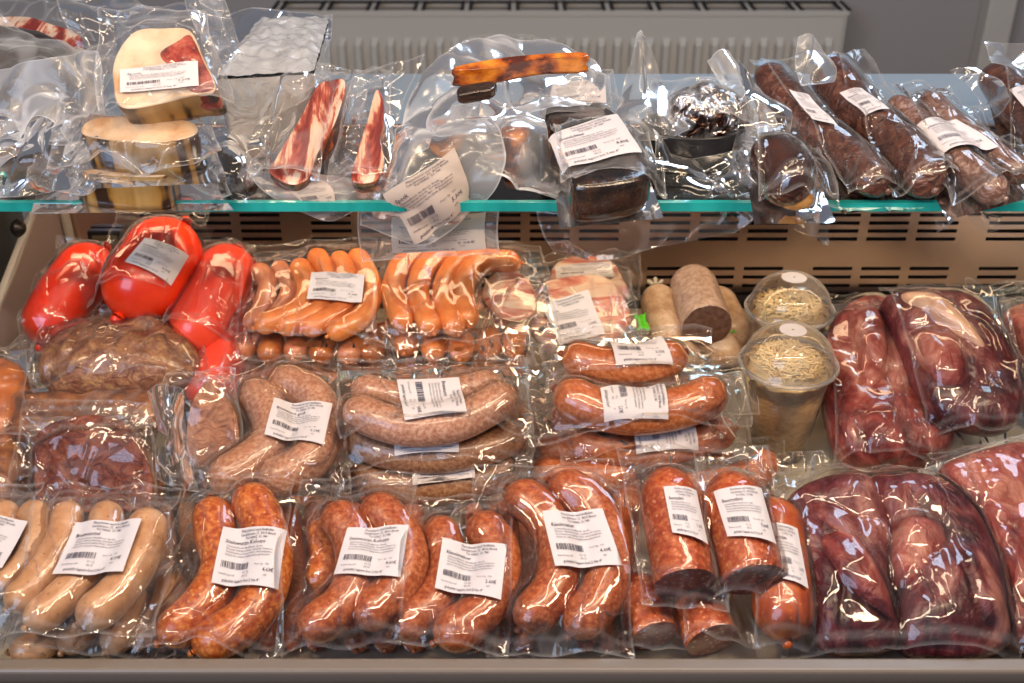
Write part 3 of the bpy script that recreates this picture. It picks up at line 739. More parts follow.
MEAT = 'bags of raw meat'
p = P('raw_meat_bag', 'big dark raw meat bag in the front right corner, folded around a fatty hollow', 'raw meat', 890, 655, .004, tilt=22, group=MEAT)
p.slab([(780, 515), (807, 487), (864, 479), (887, 529), (884, 589), (897, 640), (880, 654), (821, 650), (806, 600), (794, 561)], .042, 'meat', amp=.007, p=3, nscale=18, fold=.003, lift=.003, name='meat_fold')
p.slab([(864, 484), (924, 480), (965, 506), (992, 557), (1003, 611), (998, 654), (906, 655), (890, 600), (884, 540)], .045, 'meat', amp=.007, p=3, nscale=18, fold=.003, lift=.001, name='meat_fold')
p.slab([(884, 556), (900, 524), (934, 530), (944, 552), (930, 578), (905, 600), (890, 590)], .047, 'meat_light', amp=.010, lift=.004, name='fatty_fold', label='lighter fatty hollow in the fold')
p.slab([(812, 545), (845, 540), (880, 590), (890, 632), (850, 612), (822, 580)], .049, 'meat_light', amp=.005, lift=.004, name='fatty_fold')
p.film([(772, 476), (1000, 470), (1012, 664), (778, 662)], mat='film_tight', wr=.004, curl=.006, pull=.14, base=.004)
p = P('raw_meat_bag', 'raw pork bag at the right frame edge in front of the rail corner', 'raw meat', 1000, 600, .012, tilt=20, group=MEAT)
p.slab([(935, 480), (960, 462), (1030, 450), (1085, 500), (1085, 640), (1010, 648), (998, 590), (965, 520)], .045, 'meat_light', amp=.007, p=3.2, fold=.002, name='meat_piece')
p.film([(925, 460), (1080, 435), (1100, 664), (995, 664)], mat='film_tight', wr=.004, curl=.006, base=.004)
p = P('raw_meat_bag', 'reddish pork knuckle bag left of the fat-topped joint, right behind the cups', 'raw meat', 880, 465, .012, tilt=20, group=MEAT)
p.slab([(826, 335), (846, 311), (876, 304), (900, 330), (918, 391), (950, 430), (940, 462), (885, 470), (844, 462), (826, 425), (820, 380)], .050, 'meat_light', amp=.007, p=3.4, fold=.003, name='meat_piece')
p.slab([(846, 330), (870, 322), (884, 350), (880, 400), (860, 410), (850, 370)], .060, 'meat_light', amp=.006, fold=.002, name='meat_fold')
p.sausage([(872, 408), (884, 440), (892, 462)], 50, 'meat_light', name='knuckle_end', rough=.08, lift=.008, nubs=False, pinch=.8)
p.film([(815, 300), (900, 298), (960, 475), (832, 474)], mat='film_tight', wr=.003, curl=.008)
p = P('raw_meat_bag', 'raw meat joint with a long pale fat strip, at the back right', 'raw meat', 950, 430, .045, tilt=24, group=MEAT)
p.slab([(884, 302), (958, 300), (990, 325), (1008, 360), (1020, 408), (1000, 434), (936, 420), (908, 378), (890, 332)], .045, 'meat', amp=.006, p=3.4, fold=.003, name='meat_piece')
p.slab([(895, 303), (925, 305), (955, 330), (982, 362), (978, 370), (940, 345), (900, 318)], .055, 'fat', amp=.002, name='fat_strip', label='pale fat strip')
p.slab([(905, 345), (945, 345), (965, 380), (955, 405), (925, 395)], .052, 'meat_light', amp=.005, name='meat_fold')
p.film([(876, 294), (1000, 292), (1032, 440), (925, 442)], mat='film_tight', wr=.003, curl=.010)
_, sf = sheet(p, [[(918, 470, .84), (960, 457, .84), (1030, 432, .84)], [(922, 482, .83), (962, 469, .83), (1032, 445, .83)]], 'film_milky', cr=.002, nu=30, nv=8, name='seal_seam')
p = P('raw_meat_bag', 'raw meat at the right frame edge behind the fat-topped joint', 'raw meat', 1030, 400, .02, tilt=20, group=MEAT)
p.slab([(1000, 318), (1060, 312), (1075, 400), (1030, 412), (1010, 370)], .05, 'meat_light', amp=.006, fold=.002, name='meat_piece')
p.film([(960, 290), (1060, 296), (1080, 415), (1010, 415)], wr=.005, curl=.02, mat='film_soft')

# --- middle row, left to right
HAM = 'vacuum packed smoked meats at the left'
p = P('cured_ham_pack', 'round cut ham with a wrinkled purplish-brown face, above the bratwursts', 'ham', 85, 500, .030, tilt=46, group=HAM)
p.slab([(34, 466), (44, 442), (84, 430), (124, 434), (142, 452), (152, 482), (143, 508), (95, 512), (42, 508)], .032, 'ham_rind', face='ham_cut', amp=.003, fold=.0035, name='ham_rind', h_px=1, dome=.05)
p.film([(24, 418), (152, 420), (166, 512), (6, 512)], base=.010, wr=.004, curl=.012, pull=.3)
p = P('cured_ham_pack', 'second ham slice whose brown rim shows just behind the round cut ham', 'ham', 85, 455, .055, tilt=44, group=HAM)
p.slab([(34, 440), (50, 424), (84, 415), (116, 419), (132, 432), (140, 470), (85, 480), (36, 470)], .024, 'ham_rind', face='ham_cut', amp=.004, name='ham_rind', h_px=1)
p.film([(26, 402), (150, 404), (164, 480), (20, 480)], base=.010, wr=.004, curl=.012)
p = P('cured_ham_pack', 'small upright ham piece with wrinkled brown cut face, left of the coarse bratwursts', 'ham', 210, 462, .040, tilt=48, group=HAM)
p.slab([(188, 416), (200, 388), (212, 380), (234, 410), (238, 444), (226, 462), (190, 463)], .035, 'ham_rind', face='ham_tan_cut', fold=.002, amp=.003, name='ham_rind', h_px=1)
p.film([(168, 376), (240, 372), (250, 478), (160, 486)], base=.014, wr=.005, curl=.014, mat='film_soft')
_, sf = sheet(p, [[(150, 392, .80), (160, 385, .79), (178, 392, .80)], [(156, 430, .77), (168, 432, .76), (186, 428, .78)], [(160, 478, .75), (176, 488, .74), (200, 492, .75)]], 'film_soft', cr=.005)
p = P('cured_ham_pack', 'lumpy brown smoked joint in baggy film in front of the red sausages', 'ham', 125, 392, .072, tilt=18, group=HAM)
p.slab([(42, 362), (76, 332), (127, 322), (178, 334), (200, 362), (176, 386), (105, 392), (50, 390)], .045, 'ham_pink', amp=.010, fold=.004, name='smoked_joint')
p.film([(55, 312), (200, 318), (215, 392), (36, 398)], wr=.006, curl=.014, mat='film', pull=.06)
p = P('cured_ham_pack', 'dark red-brown smoked slab lying below the lumpy joint at the left', 'ham', 90, 430, .055, tilt=16, group=HAM)
p.slab([(-5, 410), (50, 396), (150, 392), (165, 412), (150, 432), (60, 440), (0, 446)], .026, 'ham_rind', amp=.006, fold=.003, name='smoked_slab')
p.film([(-20, 385), (170, 382), (180, 440), (-25, 452)], wr=.006, curl=.012, mat='film_soft')
p = P('cured_ham_pack', 'amber smoked meat at the left frame edge against the side panel', 'ham', 5, 440, .045, tilt=20, group=HAM)
p.slab([(-30, 372), (14, 366), (34, 392), (26, 440), (0, 470), (-40, 470)], .036, 'wiener_brown', amp=.007, p=3.2, fold=.002, name='smoked_piece')
p.film([(-40, 350), (34, 345), (40, 480), (-50, 490)], wr=.006, curl=.016, mat='film_soft')
p = P('cured_ham_pack', 'dull brown smoked piece at the left frame edge beside the round cut ham', 'ham', 8, 500, .022, tilt=20, group=HAM)
p.slab([(-40, 440), (10, 436), (30, 460), (28, 500), (-40, 510)], .036, 'ham_rind', amp=.006, fold=.002, name='smoked_piece')
p.film([(-50, 425), (36, 425), (40, 506), (-60, 512)], wr=.005, curl=.01)

MID = 'vacuum packs of sausages in the middle row'
p = P('vacuum_pack', 'two coarse pinkish bratwursts bent side by side in the middle row, label tilted', 'sausage pack', 265, 490, .045, tilt=18, group=MID)
p.sausage([(247, 385), (268, 410), (272, 442), (238, 470), (208, 484)], 42, 'coarse')
p.sausage([(272, 376), (312, 396), (324, 430), (306, 462), (260, 486)], 43, 'coarse')
p.film([(228, 362), (338, 368), (352, 500), (188, 498)], curl=.012); p.label([(275, 400), (333, 406), (324, 447), (265, 437)], 'Bratwurst grob', '6.13€')
p = P('vacuum_pack', 'two coarse bratwursts lying crosswise on top of the central stack, label turned sideways', 'sausage pack', 435, 440, .078, tilt=18, group=MID)
p.sausage([(352, 386), (400, 398), (450, 394), (502, 382)], 33, 'coarse')
p.sausage([(346, 405), (388, 424), (440, 427), (484, 410), (514, 390)], 38, 'coarse', lift=.004)
p.film([(338, 366), (528, 362), (532, 436), (344, 444)], curl=.010); p.label([(459, 380), (467, 414), (405, 423), (397, 382)], 'Bratwurst', '4.86€')
p = P('vacuum_pack', 'brown coarse sausage pack second from top of the central stack, label edge showing', 'sausage pack', 435, 470, .048, tilt=12, group=MID)
p.sausage([(350, 436), (390, 452), (440, 456), (490, 446), (522, 430)], 36, 'coarse_brown')
p.sausage([(352, 418), (420, 430), (518, 416)], 34, 'coarse_brown')
p.film([(342, 412), (532, 408), (534, 472), (344, 478)], curl=.008); p.label([(394, 443), (459, 439), (459, 454), (395, 458)], 'Bratwurst', '4.90€')
p = P('vacuum_pack', 'brown coarse sausage pack at the bottom of the central stack', 'sausage pack', 435, 498, .018, tilt=12, group=MID)
p.sausage([(352, 472), (400, 486), (460, 484), (518, 466)], 36, 'coarse_brown')
p.sausage([(352, 455), (420, 466), (518, 452)], 34, 'coarse_brown')
p.film([(342, 450), (534, 446), (530, 500), (344, 504)], curl=.008); p.label([(412, 474), (475, 467), (475, 480), (413, 488)], 'Bratwurst', '4.95€')

p = P('vacuum_pack', 'single smoked sausage at the top of the right-hand stack, label hanging over its back', 'sausage pack', 620, 385, .083, tilt=18, group=MID)
p.sausage([(563, 354), (600, 365), (645, 366), (685, 352)], 38, 'krakauer')
p.film([(540, 335), (712, 332), (715, 384), (545, 388)], curl=.012); p.label([(603, 337), (658, 336), (673, 367), (616, 368)], 'Krakauer', '2.15€')
p = P('vacuum_pack', 'large curved smoked sausage with sideways label and a clear flap reaching the cups', 'sausage pack', 640, 446, .066, tilt=20, group=MID)
p.sausage([(556, 389), (592, 407), (642, 414), (692, 404), (722, 386)], 44, 'krakauer')
p.film([(525, 366), (738, 360), (748, 432), (530, 448)], curl=.012); p.label([(660, 380), (668, 422), (604, 425), (600, 390)], 'Krakauer', '2.37€')
_, sf = sheet(p, [[(722, 374, .90), (742, 372, .90), (756, 392, .90)], [(726, 395, .89), (744, 395, .885), (758, 402, .885)], [(728, 414, .88), (744, 414, .88), (760, 414, .88)]], 'film_milky', cr=.0015, nv=20, nu=20)
p = P('vacuum_pack', 'smoked sausage pack lying under the large curved one, label facing the front', 'sausage pack', 650, 470, .034, tilt=14, group=MID)
p.sausage([(572, 440), (610, 449), (665, 448), (734, 428)], 36, 'krakauer')
p.film([(556, 418), (745, 414), (752, 466), (560, 472)], curl=.012); p.label([(695, 429), (698, 453), (636, 457), (633, 434)], 'Krakauer', '2.52€')
p = P('vacuum_pack', 'lowest smoked sausage of the right-hand stack, its end pointing at the cream deck', 'sausage pack', 690, 500, .006, tilt=14, group=MID)
p.sausage([(660, 492), (715, 486), (752, 474), (772, 456)], 34, 'krakauer')
p.film([(650, 462), (780, 440), (790, 482), (660, 512)], curl=.012)
_, sf = sheet(p, [[(775, 455, .84), (800, 452, .84), (822, 450, .84)], [(778, 470, .83), (802, 470, .825), (830, 464, .83)], [(776, 486, .82), (800, 488, .82), (818, 484, .82)]], 'film', cr=.004, nv=20, nu=20)
p = P('vacuum_pack', 'smoked sausage pack half hidden under the right-hand stack, behind the long cheese sausages', 'sausage pack', 580, 500, .010, tilt=14, group=MID)
p.sausage([(530, 470), (580, 478), (636, 470)], 36, 'krakauer'); p.sausage([(536, 448), (590, 456), (640, 450)], 34, 'krakauer')
p.film([(520, 440), (650, 436), (655, 500), (520, 504)], curl=.012)

# --- back row
CH = 'red casing sausages at the back left'
def chub(label, pts, w, u, v, z, tilt, film, mat='chub', lab=None):
    p = P('sausage_chub', label, 'red sausage', u, v, z, tilt=tilt, group=CH)
    p.sausage(pts, w, mat, rough=.012, pinch=.14, name='casing')
    # pleats gathered to a clip at the lower end
    p.film(film, curl=.012, pull=.07, base=.012, mat='film')
    if lab: p.label(lab, 'Extrawurst', '4.39€')
    return p
chub('red casing sausage leaning on the steel side panel at far left', [(42, 344), (64, 300), (104, 250)], 60, 70, 352, .075, 26, [(60, 244), (118, 250), (112, 360), (28, 362)])
chub('fat bright red casing sausage with a white label, topmost of the red ones', [(120, 316), (152, 272), (183, 226)], 78, 150, 316, .105, 28, [(120, 212), (212, 220), (178, 318), (92, 314)], lab=[(146, 240), (190, 258), (172, 288), (126, 264)])
chub('red casing sausage in milky film to the right of the labelled one', [(186, 352), (210, 305), (238, 250)], 60, 210, 352, .080, 26, [(200, 246), (258, 250), (240, 352), (172, 348)], 'chub_pink')
chub('red casing sausage low down, squeezed under the wieners pack', [(200, 405), (220, 360), (244, 312)], 48, 215, 400, .050, 22, [(205, 305), (262, 312), (246, 405), (188, 402)], 'chub_pink')
WI = 'packs of orange wieners at the back'
p = P('vacuum_pack', 'pack of orange wieners fanned under a square label, beside the red sausages', 'wiener pack', 305, 342, .105, tilt=20, group=WI)
for q in ([(256, 266), (268, 285), (260, 312), (246, 328)], [(276, 264), (290, 288), (280, 312), (262, 326)]): p.sausage(q, 21, 'wiener_pale')
for q in ([(297, 261), (308, 287), (298, 309), (255, 328)], [(314, 251), (329, 281), (318, 311), (277, 330)], [(336, 254), (350, 281), (341, 309), (302, 332)], [(354, 251), (371, 285), (362, 316), (328, 336)]):
    p.sausage(q, 23, 'wiener', lift=.004)
p.film([(248, 249), (377, 244), (376, 344), (232, 340)], curl=.008); p.label([(312, 274), (365, 276), (362, 304), (307, 301)], 'Wiener', '3.18€')
p = P('vacuum_pack', 'second wieners pack lying under the labelled one, only its row of ends showing', 'wiener pack', 300, 372, .078, tilt=8, group=WI)
for i, (u, v) in enumerate([(243, 353), (268, 357), (294, 356), (320, 358), (347, 359), (370, 356)]):
    p.sausage([(u + 8, v - 22), (u + 3, v - 10), (u, v + 3)], 25, 'wiener_brown' if i % 2 else 'wiener_pale')
p.film([(240, 325), (384, 325), (396, 370), (226, 372)], curl=.008)
p = P('vacuum_pack', 'four plump orange sausages curved like bananas, unlabelled, in the centre back', 'wiener pack', 455, 345, .105, tilt=20, group=WI)
for q in ([(434, 254), (405, 262), (393, 292), (405, 328)], [(466, 254), (430, 263), (418, 295), (434, 333)], [(493, 256), (458, 264), (443, 296), (458, 334)], [(521, 263), (484, 262), (463, 286), (469, 326)]):
    p.sausage(q, 25, 'wiener', rough=.02)
p.slab([(482, 295), (500, 270), (528, 280), (536, 312), (505, 320)], .008, 'bacon_slice', name='pork_slice', label='pale pink slice tucked beside the sausages')
p.film([(382, 245), (540, 248), (560, 346), (366, 348)], curl=.009)
p = P('vacuum_pack', 'brownish wieners pack under the four curved sausages, ends in a row', 'wiener pack', 440, 378, .075, tilt=10, group=WI)
for i, (u, v) in enumerate([(404, 350), (432, 355), (460, 356), (488, 352), (512, 352)]):
    p.sausage([(u + 4, v - 22), (u + 2, v - 10), (u, v + 3)], 25, 'wiener')
p.film([(376, 325), (520, 322), (535, 370), (372, 372)], curl=.008)
p = P('vacuum_pack', 'dark orange wieners lying lowest, above the central bratwurst stack', 'wiener pack', 440, 392, .052, tilt=10, group=WI)
for u, v in [(398, 368), (422, 373), (446, 376), (470, 374)]:
    p.sausage([(u - 8, v - 18), (u - 2, v - 6), (u + 8, v + 8)], 24, 'wiener_brown')
p.film([(380, 350), (500, 345), (510, 392), (384, 395)], curl=.006)

BA = 'packs of sliced bacon'
p = P('bacon_pack', 'front pack of sliced pink and white bacon with a large slanted label', 'sliced bacon', 580, 348, .085, tilt=24, group=BA)
p.slab([(528, 292), (552, 282), (600, 278), (622, 298), (630, 325), (604, 344), (556, 350), (536, 330)], .012, 'bacon_slice', name='bacon_slices', p=5, amp=.002)
p.slab([(532, 322), (580, 330), (620, 328), (612, 346), (560, 354), (540, 345)], .016, 'bacon_slice', name='bacon_slices', p=5, amp=.002)
p.film([(520, 276), (628, 268), (642, 350), (532, 358)], curl=.008); p.label([(541, 307), (588, 291), (605, 335), (559, 348)], 'Speck', '2.90€')
p = P('bacon_pack', 'rear pack of sliced bacon half hidden behind the slanted label one', 'sliced bacon', 590, 300, .090, tilt=26, group=BA)
p.slab([(552, 272), (570, 260), (608, 262), (624, 284), (628, 300), (590, 304), (552, 298)], .014, 'bacon_slice', name='bacon_slices', p=5, amp=.002)
p.film([(524, 262), (640, 256), (640, 304), (530, 310)], curl=.012); p.label([(555, 268), (611, 263), (614, 278), (556, 281)], 'Speck', '3.05€')

LV = 'liver sausages beside the cups'
def tied(label, pts, w, u, v, z, mat, cut=False, tagpos=None, tilt=20):
    p = P('liver_sausage', label, 'liver sausage', u, v, z, tilt=tilt, group=LV)
    p.sausage(pts, w, mat, ends=('round', 'cut' if cut else 'round'), nubs=not cut, pinch=.3, name='sausage_body')
    r = w / 2 / p.ppm; a = p.loc(pts[0][0], pts[0][1], r); b = p.loc(pts[1][0], pts[1][1], r); t = (a - b).normalized(); s_ = t.cross(Vector((0, 0, 1)))
    V, F = [], []
    for k, (dx, ln) in enumerate([(-.5, .012), (.1, .016), (.6, .011)]):
        v_, f_, _ = tube_vf([a - t * .002, a + t * ln * .6 + s_ * dx * .008, a + t * ln + s_ * dx * .016], .0022, nr=8, rough=.2); V, F = merge([(V, F), (v_, f_)])
    p.add('tied_string', V, F, 'string', content=False)
    if tagpos:
        c = p.loc(*tagpos, r * 1.7); V, F = [], []
        for j in range(7):
            for i in range(4): V.append(c + Vector((-.006 + i * .004 + .002 * math.sin(j), -.012 + j * .004, .003 * math.sin(i * 1.1 + j * .6))))
        F = [(j * 4 + i, j * 4 + i + 1, j * 4 + i + 5, j * 4 + i + 4) for j in range(6) for i in range(3)]
        p.add('tag', V, F, 'green', content=False)['label'] = 'bright green tag'
    return p
p = tied('short grey liver sausage lying on top with its brown cut face to the front', [(690, 274), (698, 300), (707, 326)], 50, 705, 350, .055, 'liver_grey', cut=True, tilt=6)
p = tied('pale knotted liver sausage at the left of the cut one', [(656, 288), (662, 318), (674, 350)], 38, 668, 350, .040, 'liver', tagpos=(642, 322))
p = tied('pale liver sausage with green tag just left of the cups, under the cut one', [(712, 290), (726, 316), (740, 348)], 36, 730, 350, .030, 'liver', tagpos=(733, 325))
p = tied('pale liver sausage lying lowest, its rounded end against the front cup', [(700, 326), (716, 346), (740, 362)], 38, 720, 372, .022, 'liver')
p = tied('pale liver sausage lying flat behind the smoked sausage stack', [(655, 335), (675, 352), (700, 362)], 32, 680, 375, .030, 'liver')

# --- cups of sauerkraut
def ring(r, z, n=48): return [Vector((r * math.cos(2 * math.pi * i / n), r * math.sin(2 * math.pi * i / n), z)) for i in range(n)]
def lathe(prof, n=48, cap0=False, cap1=False):
    V, F = [], []
    for r, z in prof: V += ring(r, z, n)
    for k in range(len(prof) - 1):
        for i in range(n): F.append((k * n + i, k * n + (i + 1) % n, (k + 1) * n + (i + 1) % n, (k + 1) * n + i))
    if cap0: F.append(tuple(reversed(range(n))))
    if cap1: F.append(tuple(range((len(prof) - 1) * n, len(prof) * n)))
    return V, F
def cup(label, x, y, rr, hgt, seed):
    c = empty('sauerkraut_cup', (x, y, 0)); tag(c, label, 'cup', 'domed cups of sauerkraut')
    rb = rr * .66
    V, F = lathe([(rb * .9, .001), (rb, .003), (rr * .93, hgt - .006), (rr * .97, hgt - .003), (rr, hgt)], cap0=True); mesh_obj('cup_wall', V, F, M['cup'], c)
    V, F = lathe([(rb * .86, .003), (rb * .965, .006), (rr * .91, hgt - .012), (rr * .80, hgt - .012), (rr * .4, hgt - .012), (.002, hgt - .012)], cap0=True, cap1=True); k = mesh_obj('sauerkraut', V, F, M['kraut_body'], c)
    V, F = [Vector((0, 0, hgt + .010))], []
    for q in range(1, 11):
        for i in range(40):
            an = 2 * math.pi * i / 40; qq = q / 10; v_ = Vector((rr * .89 * qq * math.cos(an), rr * .89 * qq * math.sin(an), 0))
            V.append(v_ + Vector((0, 0, hgt - .010 + .020 * (1 - qq ** 2) + .005 * noise.noise(v_ * 160 + Vector((seed, 0, 0))))))
    for i in range(40): F.append((0, 1 + i, 1 + (i + 1) % 40))
    for q in range(9):
        for i in range(40): A_, B_ = 1 + q * 40, 41 + q * 40; F.append((A_ + i, B_ + i, B_ + (i + 1) % 40, A_ + (i + 1) % 40))
    mesh_obj('sauerkraut_heap', V, F, M['kraut'], c)
    # shredded cabbage heaped above the brine
    rnd = random.Random(seed); parts = []
    for i in range(520):
        a = rnd.random() * 6.283; q = math.sqrt(rnd.random()) * rr * .80; z = hgt - .009 + (1 - (q / rr) ** 2) * .020 + .005 * rnd.random()
        p0 = Vector((q * math.cos(a), q * math.sin(a), z)); d = rnd.random() * 6.283; L = .007 + .010 * rnd.random()
        dv = Vector((math.cos(d), math.sin(d), rnd.uniform(-.25, .25))) * L; sd = dv.cross(Vector((0, 0, 1))).normalized() * L * rnd.uniform(-.5, .5)
        pts = [p0 - dv * .5, p0 + sd * .5, p0 + dv * .5]
        if any(math.hypot(t.x, t.y) > rr * .9 for t in pts): continue
        S = catmull(pts, 6); V, F = [], []; w0 = .0008 + .0004 * rnd.random()
        for t in S:
            for b in range(4): an = b * math.pi / 2; V.append(t + sd.normalized() * w0 * math.cos(an) + Vector((0, 0, 1)) * w0 * .6 * math.sin(an))
        for j in range(5):
            for b in range(4): F.append((j * 4 + b, j * 4 + (b + 1) % 4, j * 4 + 4 + (b + 1) % 4, j * 4 + 4 + b))
        F += [(3, 2, 1, 0), (20, 21, 22, 23)]
        parts.append((V, F))
    V, F = merge(parts); s = mesh_obj('cabbage_shreds', V, F, M['kraut'], c); s['kind'] = 'stuff'
    dm = rr * .98; prof = [(rr * 1.03, hgt - .004), (rr * 1.065, hgt - .002), (rr * 1.065, hgt + .002), (rr * .99, hgt + .004)]
    for i in range(1, 9):
        a = i / 8 * R(64); prof.append((dm * math.cos(a), hgt + .004 + .034 * math.sin(a)))
    prof.append((.002, hgt + .0345)); V, F = lathe(prof, cap1=True); l = mesh_obj('domed_lid', V, F, M['lid'], c)
    for zz in (hgt, ):
        V, F = [], []
        n = 60
        for i in range(n):
            a = 2 * math.pi * i / n
            for b in range(8):
                t = 2 * math.pi * b / 8; q = rr * 1.05 + .0022 * math.cos(t); V.append(Vector((q * math.cos(a), q * math.sin(a), zz + .0022 * math.sin(t))))
        for i in range(n):
            for b in range(8): F.append((i * 8 + b, ((i + 1) % n) * 8 + b, ((i + 1) % n) * 8 + (b + 1) % 8, i * 8 + (b + 1) % 8))
        mesh_obj('rim', V, F, M['film_milky'], l)
    V, F = lathe([(.0125, hgt + .0352), (.006, hgt + .0356), (.001, hgt + .0356)], 24); st = mesh_obj('sticker', V, F, M['paper'], l); st['label'] = 'small white round sticker'
    tv, tf = text_geo('Sauerkraut', .0042, True); V = [(a - .0105, b - .001, hgt + .0422) for a, b in tv]; mesh_obj('print', V, tf, M['ink'], st) if False else None
    return c
a = PZ(776, 450, 0); cup('front domed cup of sauerkraut standing on the cream deck', a.x, a.y - .0, .0425, .100, 3)
cup('rear domed cup of sauerkraut partly hidden behind the nearer cup', PY(790, 307, 1.02).x, 1.02, .0415, .100, 5)

# ================================================================== goods on the glass shelf
SH = .2705
BC = 'bacon blocks stacked on the glass shelf'
p = P('bacon_block', 'top bacon block of the left stack, pale labelled face with red lean corner', 'bacon', 160, 122, .338, tilt=42, group=BC)
p.slab([(135, 31), (162, 28), (189, 30), (202, 55), (215, 89), (190, 96), (125, 108), (113, 81), (116, 55)], .034, 'bacon_rind', face='bacon_fat', amp=.002, name='rind', h_px=1, lift=.0)
p.slab([(158, 50), (176, 38), (190, 32), (203, 58), (215, 88), (190, 92), (184, 70), (164, 62)], .0365, 'bacon_lean', name='lean_meat', h_px=1, p=8, amp=.001, label='glossy dark red lean corner')
p.film([(104, 18), (206, 16), (236, 108), (104, 122)], base=.012, wr=.004, curl=.014, mat='film_soft'); p.label([(121, 71), (199, 63), (200, 88), (121, 94)], 'Speck', '7.20€')
p = P('bacon_block', 'middle bacon block of the left stack, striped rind facing the front', 'bacon', 135, 166, .303, tilt=16, group=BC)
p.slab([(84, 134), (100, 117), (185, 120), (194, 134), (150, 142)], .034, 'bacon_rind', face='bacon_fat', amp=.002, name='rind', h_px=1)
p.film([(66, 118), (205, 116), (226, 172), (50, 180)], base=.010, wr=.006, curl=.02, mat='film_soft')
p = P('bacon_block', 'lowest bacon block of the left stack, touching the glass', 'bacon', 120, 195, SH, tilt=0, group=BC)
p.slab([(78, 170), (90, 150), (168, 152), (170, 168), (155, 176)], .030, 'bacon_rind', face='bacon_fat', amp=.002, name='rind', h_px=1)
p.film([(40, 160), (200, 156), (232, 198), (28, 202)], base=.010, wr=.006, curl=.02, mat='film_soft')
_, sf = sheet(p, [[(180, 150, 1.0), (215, 120, 1.0), (245, 130, 1.0)], [(190, 175, .96), (225, 160, .95), (262, 160, .96)], [(185, 196, .93), (228, 205, .92), (262, 200, .93)]], 'film_soft', cr=.010)

p = P('cured_meat_bag', 'wide dark cured meat bag at the far left end of the glass shelf', 'cured meat', 20, 170, SH, tilt=8)
p.slab([(-60, 60), (30, 50), (80, 70), (78, 110), (40, 135), (-60, 150)], .060, 'dark_block', amp=.007, p=3.2, fold=.002, name='meat_piece')
p.film([(-70, 64), (100, 66), (112, 150), (-80, 190)], base=.02, wr=.008, curl=.02, mat='film_milky')
_, sf = sheet(p, [[(-20, 70, .97), (60, 62, .97), (140, 30, .99)], [(-20, 95, .95), (66, 88, .95), (120, 60, .97)], [(-20, 190, .92), (40, 120, .93), (74, 150, .93)]], 'film_milky', cr=.008, seed=3)
_, sf = sheet(p, [[(-30, 110, .95), (30, 120, .94), (80, 112, .95)], [(-30, 160, .92), (28, 156, .91), (70, 150, .92)], [(-30, 200, .91), (20, 196, .90), (60, 188, .91)]], 'film_soft', cr=.010, seed=8)
p = P('bacon_block', 'bacon piece with pink meat at the top left, behind the dark cured bag', 'bacon', 30, 75, SH, tilt=10, group=BC)
p.slab([(-50, 22), (20, 16), (52, 24), (80, 34), (74, 48), (10, 46), (-50, 44)], .075, 'bacon_rind', face='bacon_strip', amp=.003, name='rind', h_px=1)
p.film([(-60, 5), (70, 4), (96, 46), (-70, 46)], base=.03, wr=.008, curl=.02, mat='film_soft')
_, sf = sheet(p, [[(50, -20, 1.12), (110, -10, 1.12), (180, 5, 1.12), (225, -30, 1.12)], [(60, 10, 1.08), (110, 14, 1.08), (190, 14, 1.08), (222, 20, 1.08)], [(80, 50, 1.06), (120, 40, 1.06), (200, 40, 1.05), (240, 60, 1.05)]], 'film_soft', cr=.008, seed=5)
_, sf = sheet(p, [[(180, -10, 1.07), (200, -30, 1.07), (224, -5, 1.07)], [(196, 30, 1.06), (214, 20, 1.06), (238, 40, 1.06)], [(212, 90, 1.04), (232, 70, 1.04), (262, 110, 1.04)], [(218, 150, 1.0), (246, 140, .99), (272, 160, .99)]], 'film_milky', cr=.008, seed=15)

# foil tray at the back
p = P('foil_tray', 'silver foil tray in cling film at the back of the shelf beside the bacon', 'foil tray', 268, 124, SH, tilt=0)
zt = .078
T = [p.wloc(PZ(u, v, SH + zt)) for u, v in ((228, 20), (330, 20), (314, 74), (216, 80))]
T[0].x = T[3].x; Bq = [Vector((q.x * .96, q.y * .96, 0.001)) for q in T]
cx = sum((q for q in T), Vector()) / 4
V, F = [], []
loop = []
for k in range(4):
    for i in range(16): loop.append((k, i / 16))
lv = 8
for j in range(lv + 1):
    f = j / lv
    for k, t in loop:
        a_, b_ = T[k].lerp(T[(k + 1) % 4], t), None
        q = cx.lerp(a_, .90 + .10 * f); q = Vector((q.x, q.y, zt * f))
        V.append(q + Vector((0, 0, 0)) + (q - Vector((cx.x, cx.y, q.z))).normalized() * .0014 * noise.noise(q * 90))
n = len(loop)
for j in range(lv):
    for i in range(n): F.append((j * n + i, j * n + (i + 1) % n, (j + 1) * n + (i + 1) % n, (j + 1) * n + i))
F.append(tuple(reversed(range(n))))
p.add('tray_wall', V, F, 'foil')
V, F = [], []; m = 40
for j in range(m + 1):
    for i in range(m + 1):
        q = T[0].lerp(T[1], i / m).lerp(T[3].lerp(T[2], i / m), j / m); e_ = min(i, m - i, j, m - j) / m
        V.append(Vector((q.x, q.y, zt + .003 + min(e_, .12) * .05 - .008 * min(e_ * 8, 1) * abs(noise.noise(q * 45)) + .003 * noise.noise(q * 120))))
for j in range(m):
    for i in range(m): F.append((j * (m + 1) + i, (j + 1) * (m + 1) + i, (j + 1) * (m + 1) + i + 1, j * (m + 1) + i + 1))
p.add('foil_cover', V, F, 'foil')
_, sf = sheet(p, [[(224, 14, 1.19), (280, 12, 1.19), (333, 16, 1.19)], [(220, 40, 1.14), (276, 38, 1.14), (330, 44, 1.14)], [(212, 80, 1.08), (262, 84, 1.07), (316, 78, 1.08)], [(222, 125, 1.06), (268, 128, 1.05), (312, 100, 1.06)]], 'film_soft', cr=.004, seed=6, name='cling_film')

